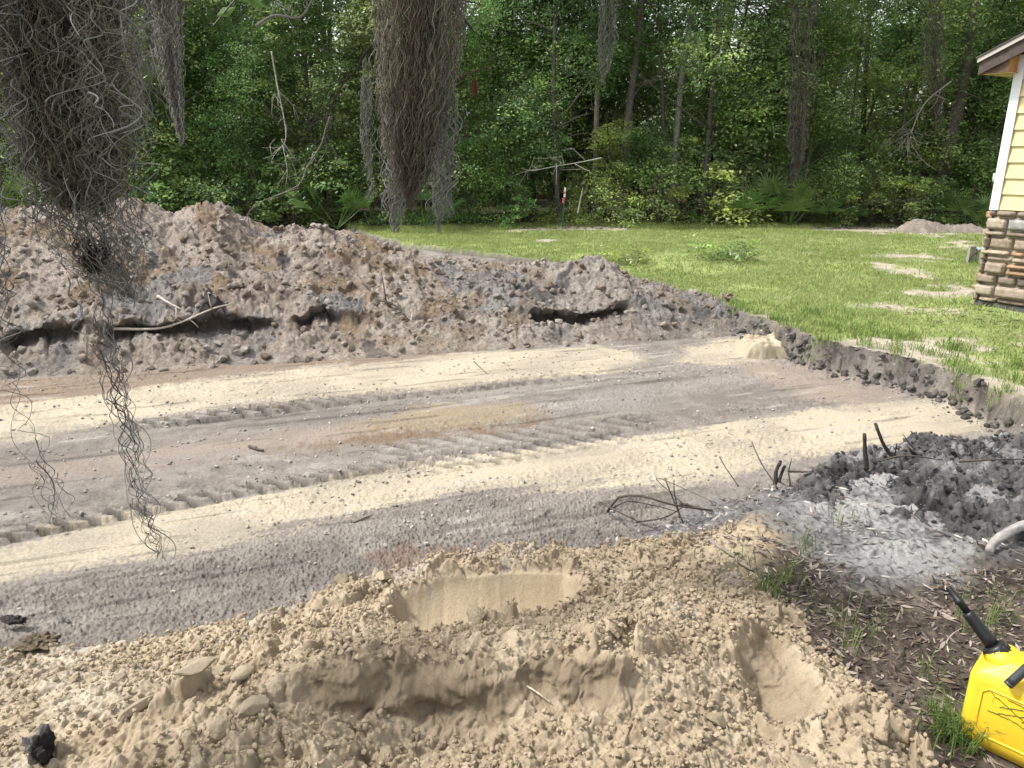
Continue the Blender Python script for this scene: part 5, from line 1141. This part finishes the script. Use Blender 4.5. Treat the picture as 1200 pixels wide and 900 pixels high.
# dark hanging twigs round the curtain
def twig(label, path, rad, seed, n=5, col=(.05, .045, .04), l=.25):
    o = bare_branch('hanging_twig', label, path, rad, 2.6, seed, n, col, l); return o
twig('dark forked twig sloping down left from the moss curtain', [(470, 20, 0), (445, 42, 0), (424, 68, 0), (419, 80, 0), (402, 98, 0), (390, 122, 0), (387, 138, 0)], .005, 31, 6)
twig('grey bare twig arching down to the soil heap', [(387, 136, 0), (382, 150, 0), (376, 170, 0), (360, 195, 0), (348, 218, 0), (300, 240, .0), (285, 262, 0)], .0035, 32, 7, (.19, .175, .15), .2)
twig('dark twig jutting right from the moss curtain', [(500, 118, 0), (520, 102, 0), (545, 88, 0), (571, 78, 0)], .0055, 33, 1, (.09, .06, .05), .06)
twig('short dark twig tip at the upper right of the curtain', [(520, -20, 0), (535, 10, 0), (545, 24, 0), (556, 38, 0)], .007, 34, 2, (.06, .045, .04), .08)
twig('grey bare twig at the top between the moss clumps', [(300, 30, 0), (322, 18, 0), (348, 21, 0), (360, 10, 0), (372, -15, 0)], .005, 35, 5, (.22, .21, .19), .2)
acc = Acc(); r_ = np.random.default_rng(4); c0 = Q(556, 103, 2.6); acc.add([c0 + q for q in ([0, 0, .035], [.012, 0, 0], [.002, .01, -.03], [-.012, 0, -.005])], [(0, 1, 2, 3)], (.16, .05, .03)); V, F = tube([c0 + [0, 0, .03], c0 + [.01, 0, .06]], .0012, 4); acc.add(V, F, (.1, .06, .04)); o = acc.build('dead_leaf', M_litter, None, False); tag(o, 'single reddish dead leaf hanging right of the moss curtain', 'leaf')
acc = Acc()
for px, py, s in ((265, 12, .022), (292, -4, .025), (300, 2, .018)):
    c0 = Q(px, py, 1.1); leaves(acc, c0[None], np.array([[.2, -.8, .5]]), s * 1.3, np.array([[.12, .22, .03]]), r_, .6)
V, F = tube(curve([Q(250, 30, 1.1), Q(275, 0, 1.1), Q(320, -50, 1.1)], 8), .0012, 5); acc.add(V, F, (.12, .1, .07)); o = acc.build('leafy_sprig', M_leaf, None, False); tag(o, 'small green leafy sprig hanging at the very top left', 'sprig')
# the oak stands just outside the picture
oak = empty('oak_tree', (-3.9, .3, 0)); tag(oak, 'big oak whose limbs reach over the camera and carry the moss', 'tree')
acc = Acc(); L0 = np.array([-3.9, .3, 0])
def limb(pts, r0, r1): V, F = tube(curve(pts, 24) - L0, np.linspace(r0, r1, len(curve(pts, 24))), 12, True, .15, 3); acc.add(V, F, (.15, .135, .12))
limb([(-3.9, .3, -.2), (-3.85, .32, 1.5), (-3.8, .35, 4.5), (-3.6, .2, 7)], .34, .2)
limb([(-3.86, .32, 2.0), (-2.2, .5, 2.35), (-1.0, .7, 2.28), (-.45, .76, 2.24), (.5, .8, 2.4)], .11, .03)
limb([(-3.86, .32, 2.6), (-2.4, 1.8, 2.9), (-1.2, 2.6, 2.9), (-.35, 2.5, 2.85), (.9, 2.8, 3.1)], .12, .03)
limb([(-2.4, 1.8, 2.9), (-1.9, 2.8, 3.0), (-1.2, 3.2, 3.1)], .06, .02)
acc.build('trunk', M_bark, oak)
o = bpy.data.objects.new('crown', tree_protos[3][0]); C.objects.link(o); o.parent = oak; o.location = (-3.2, -3.2, 4.4); o.scale = (1.4, 1.4, .6)
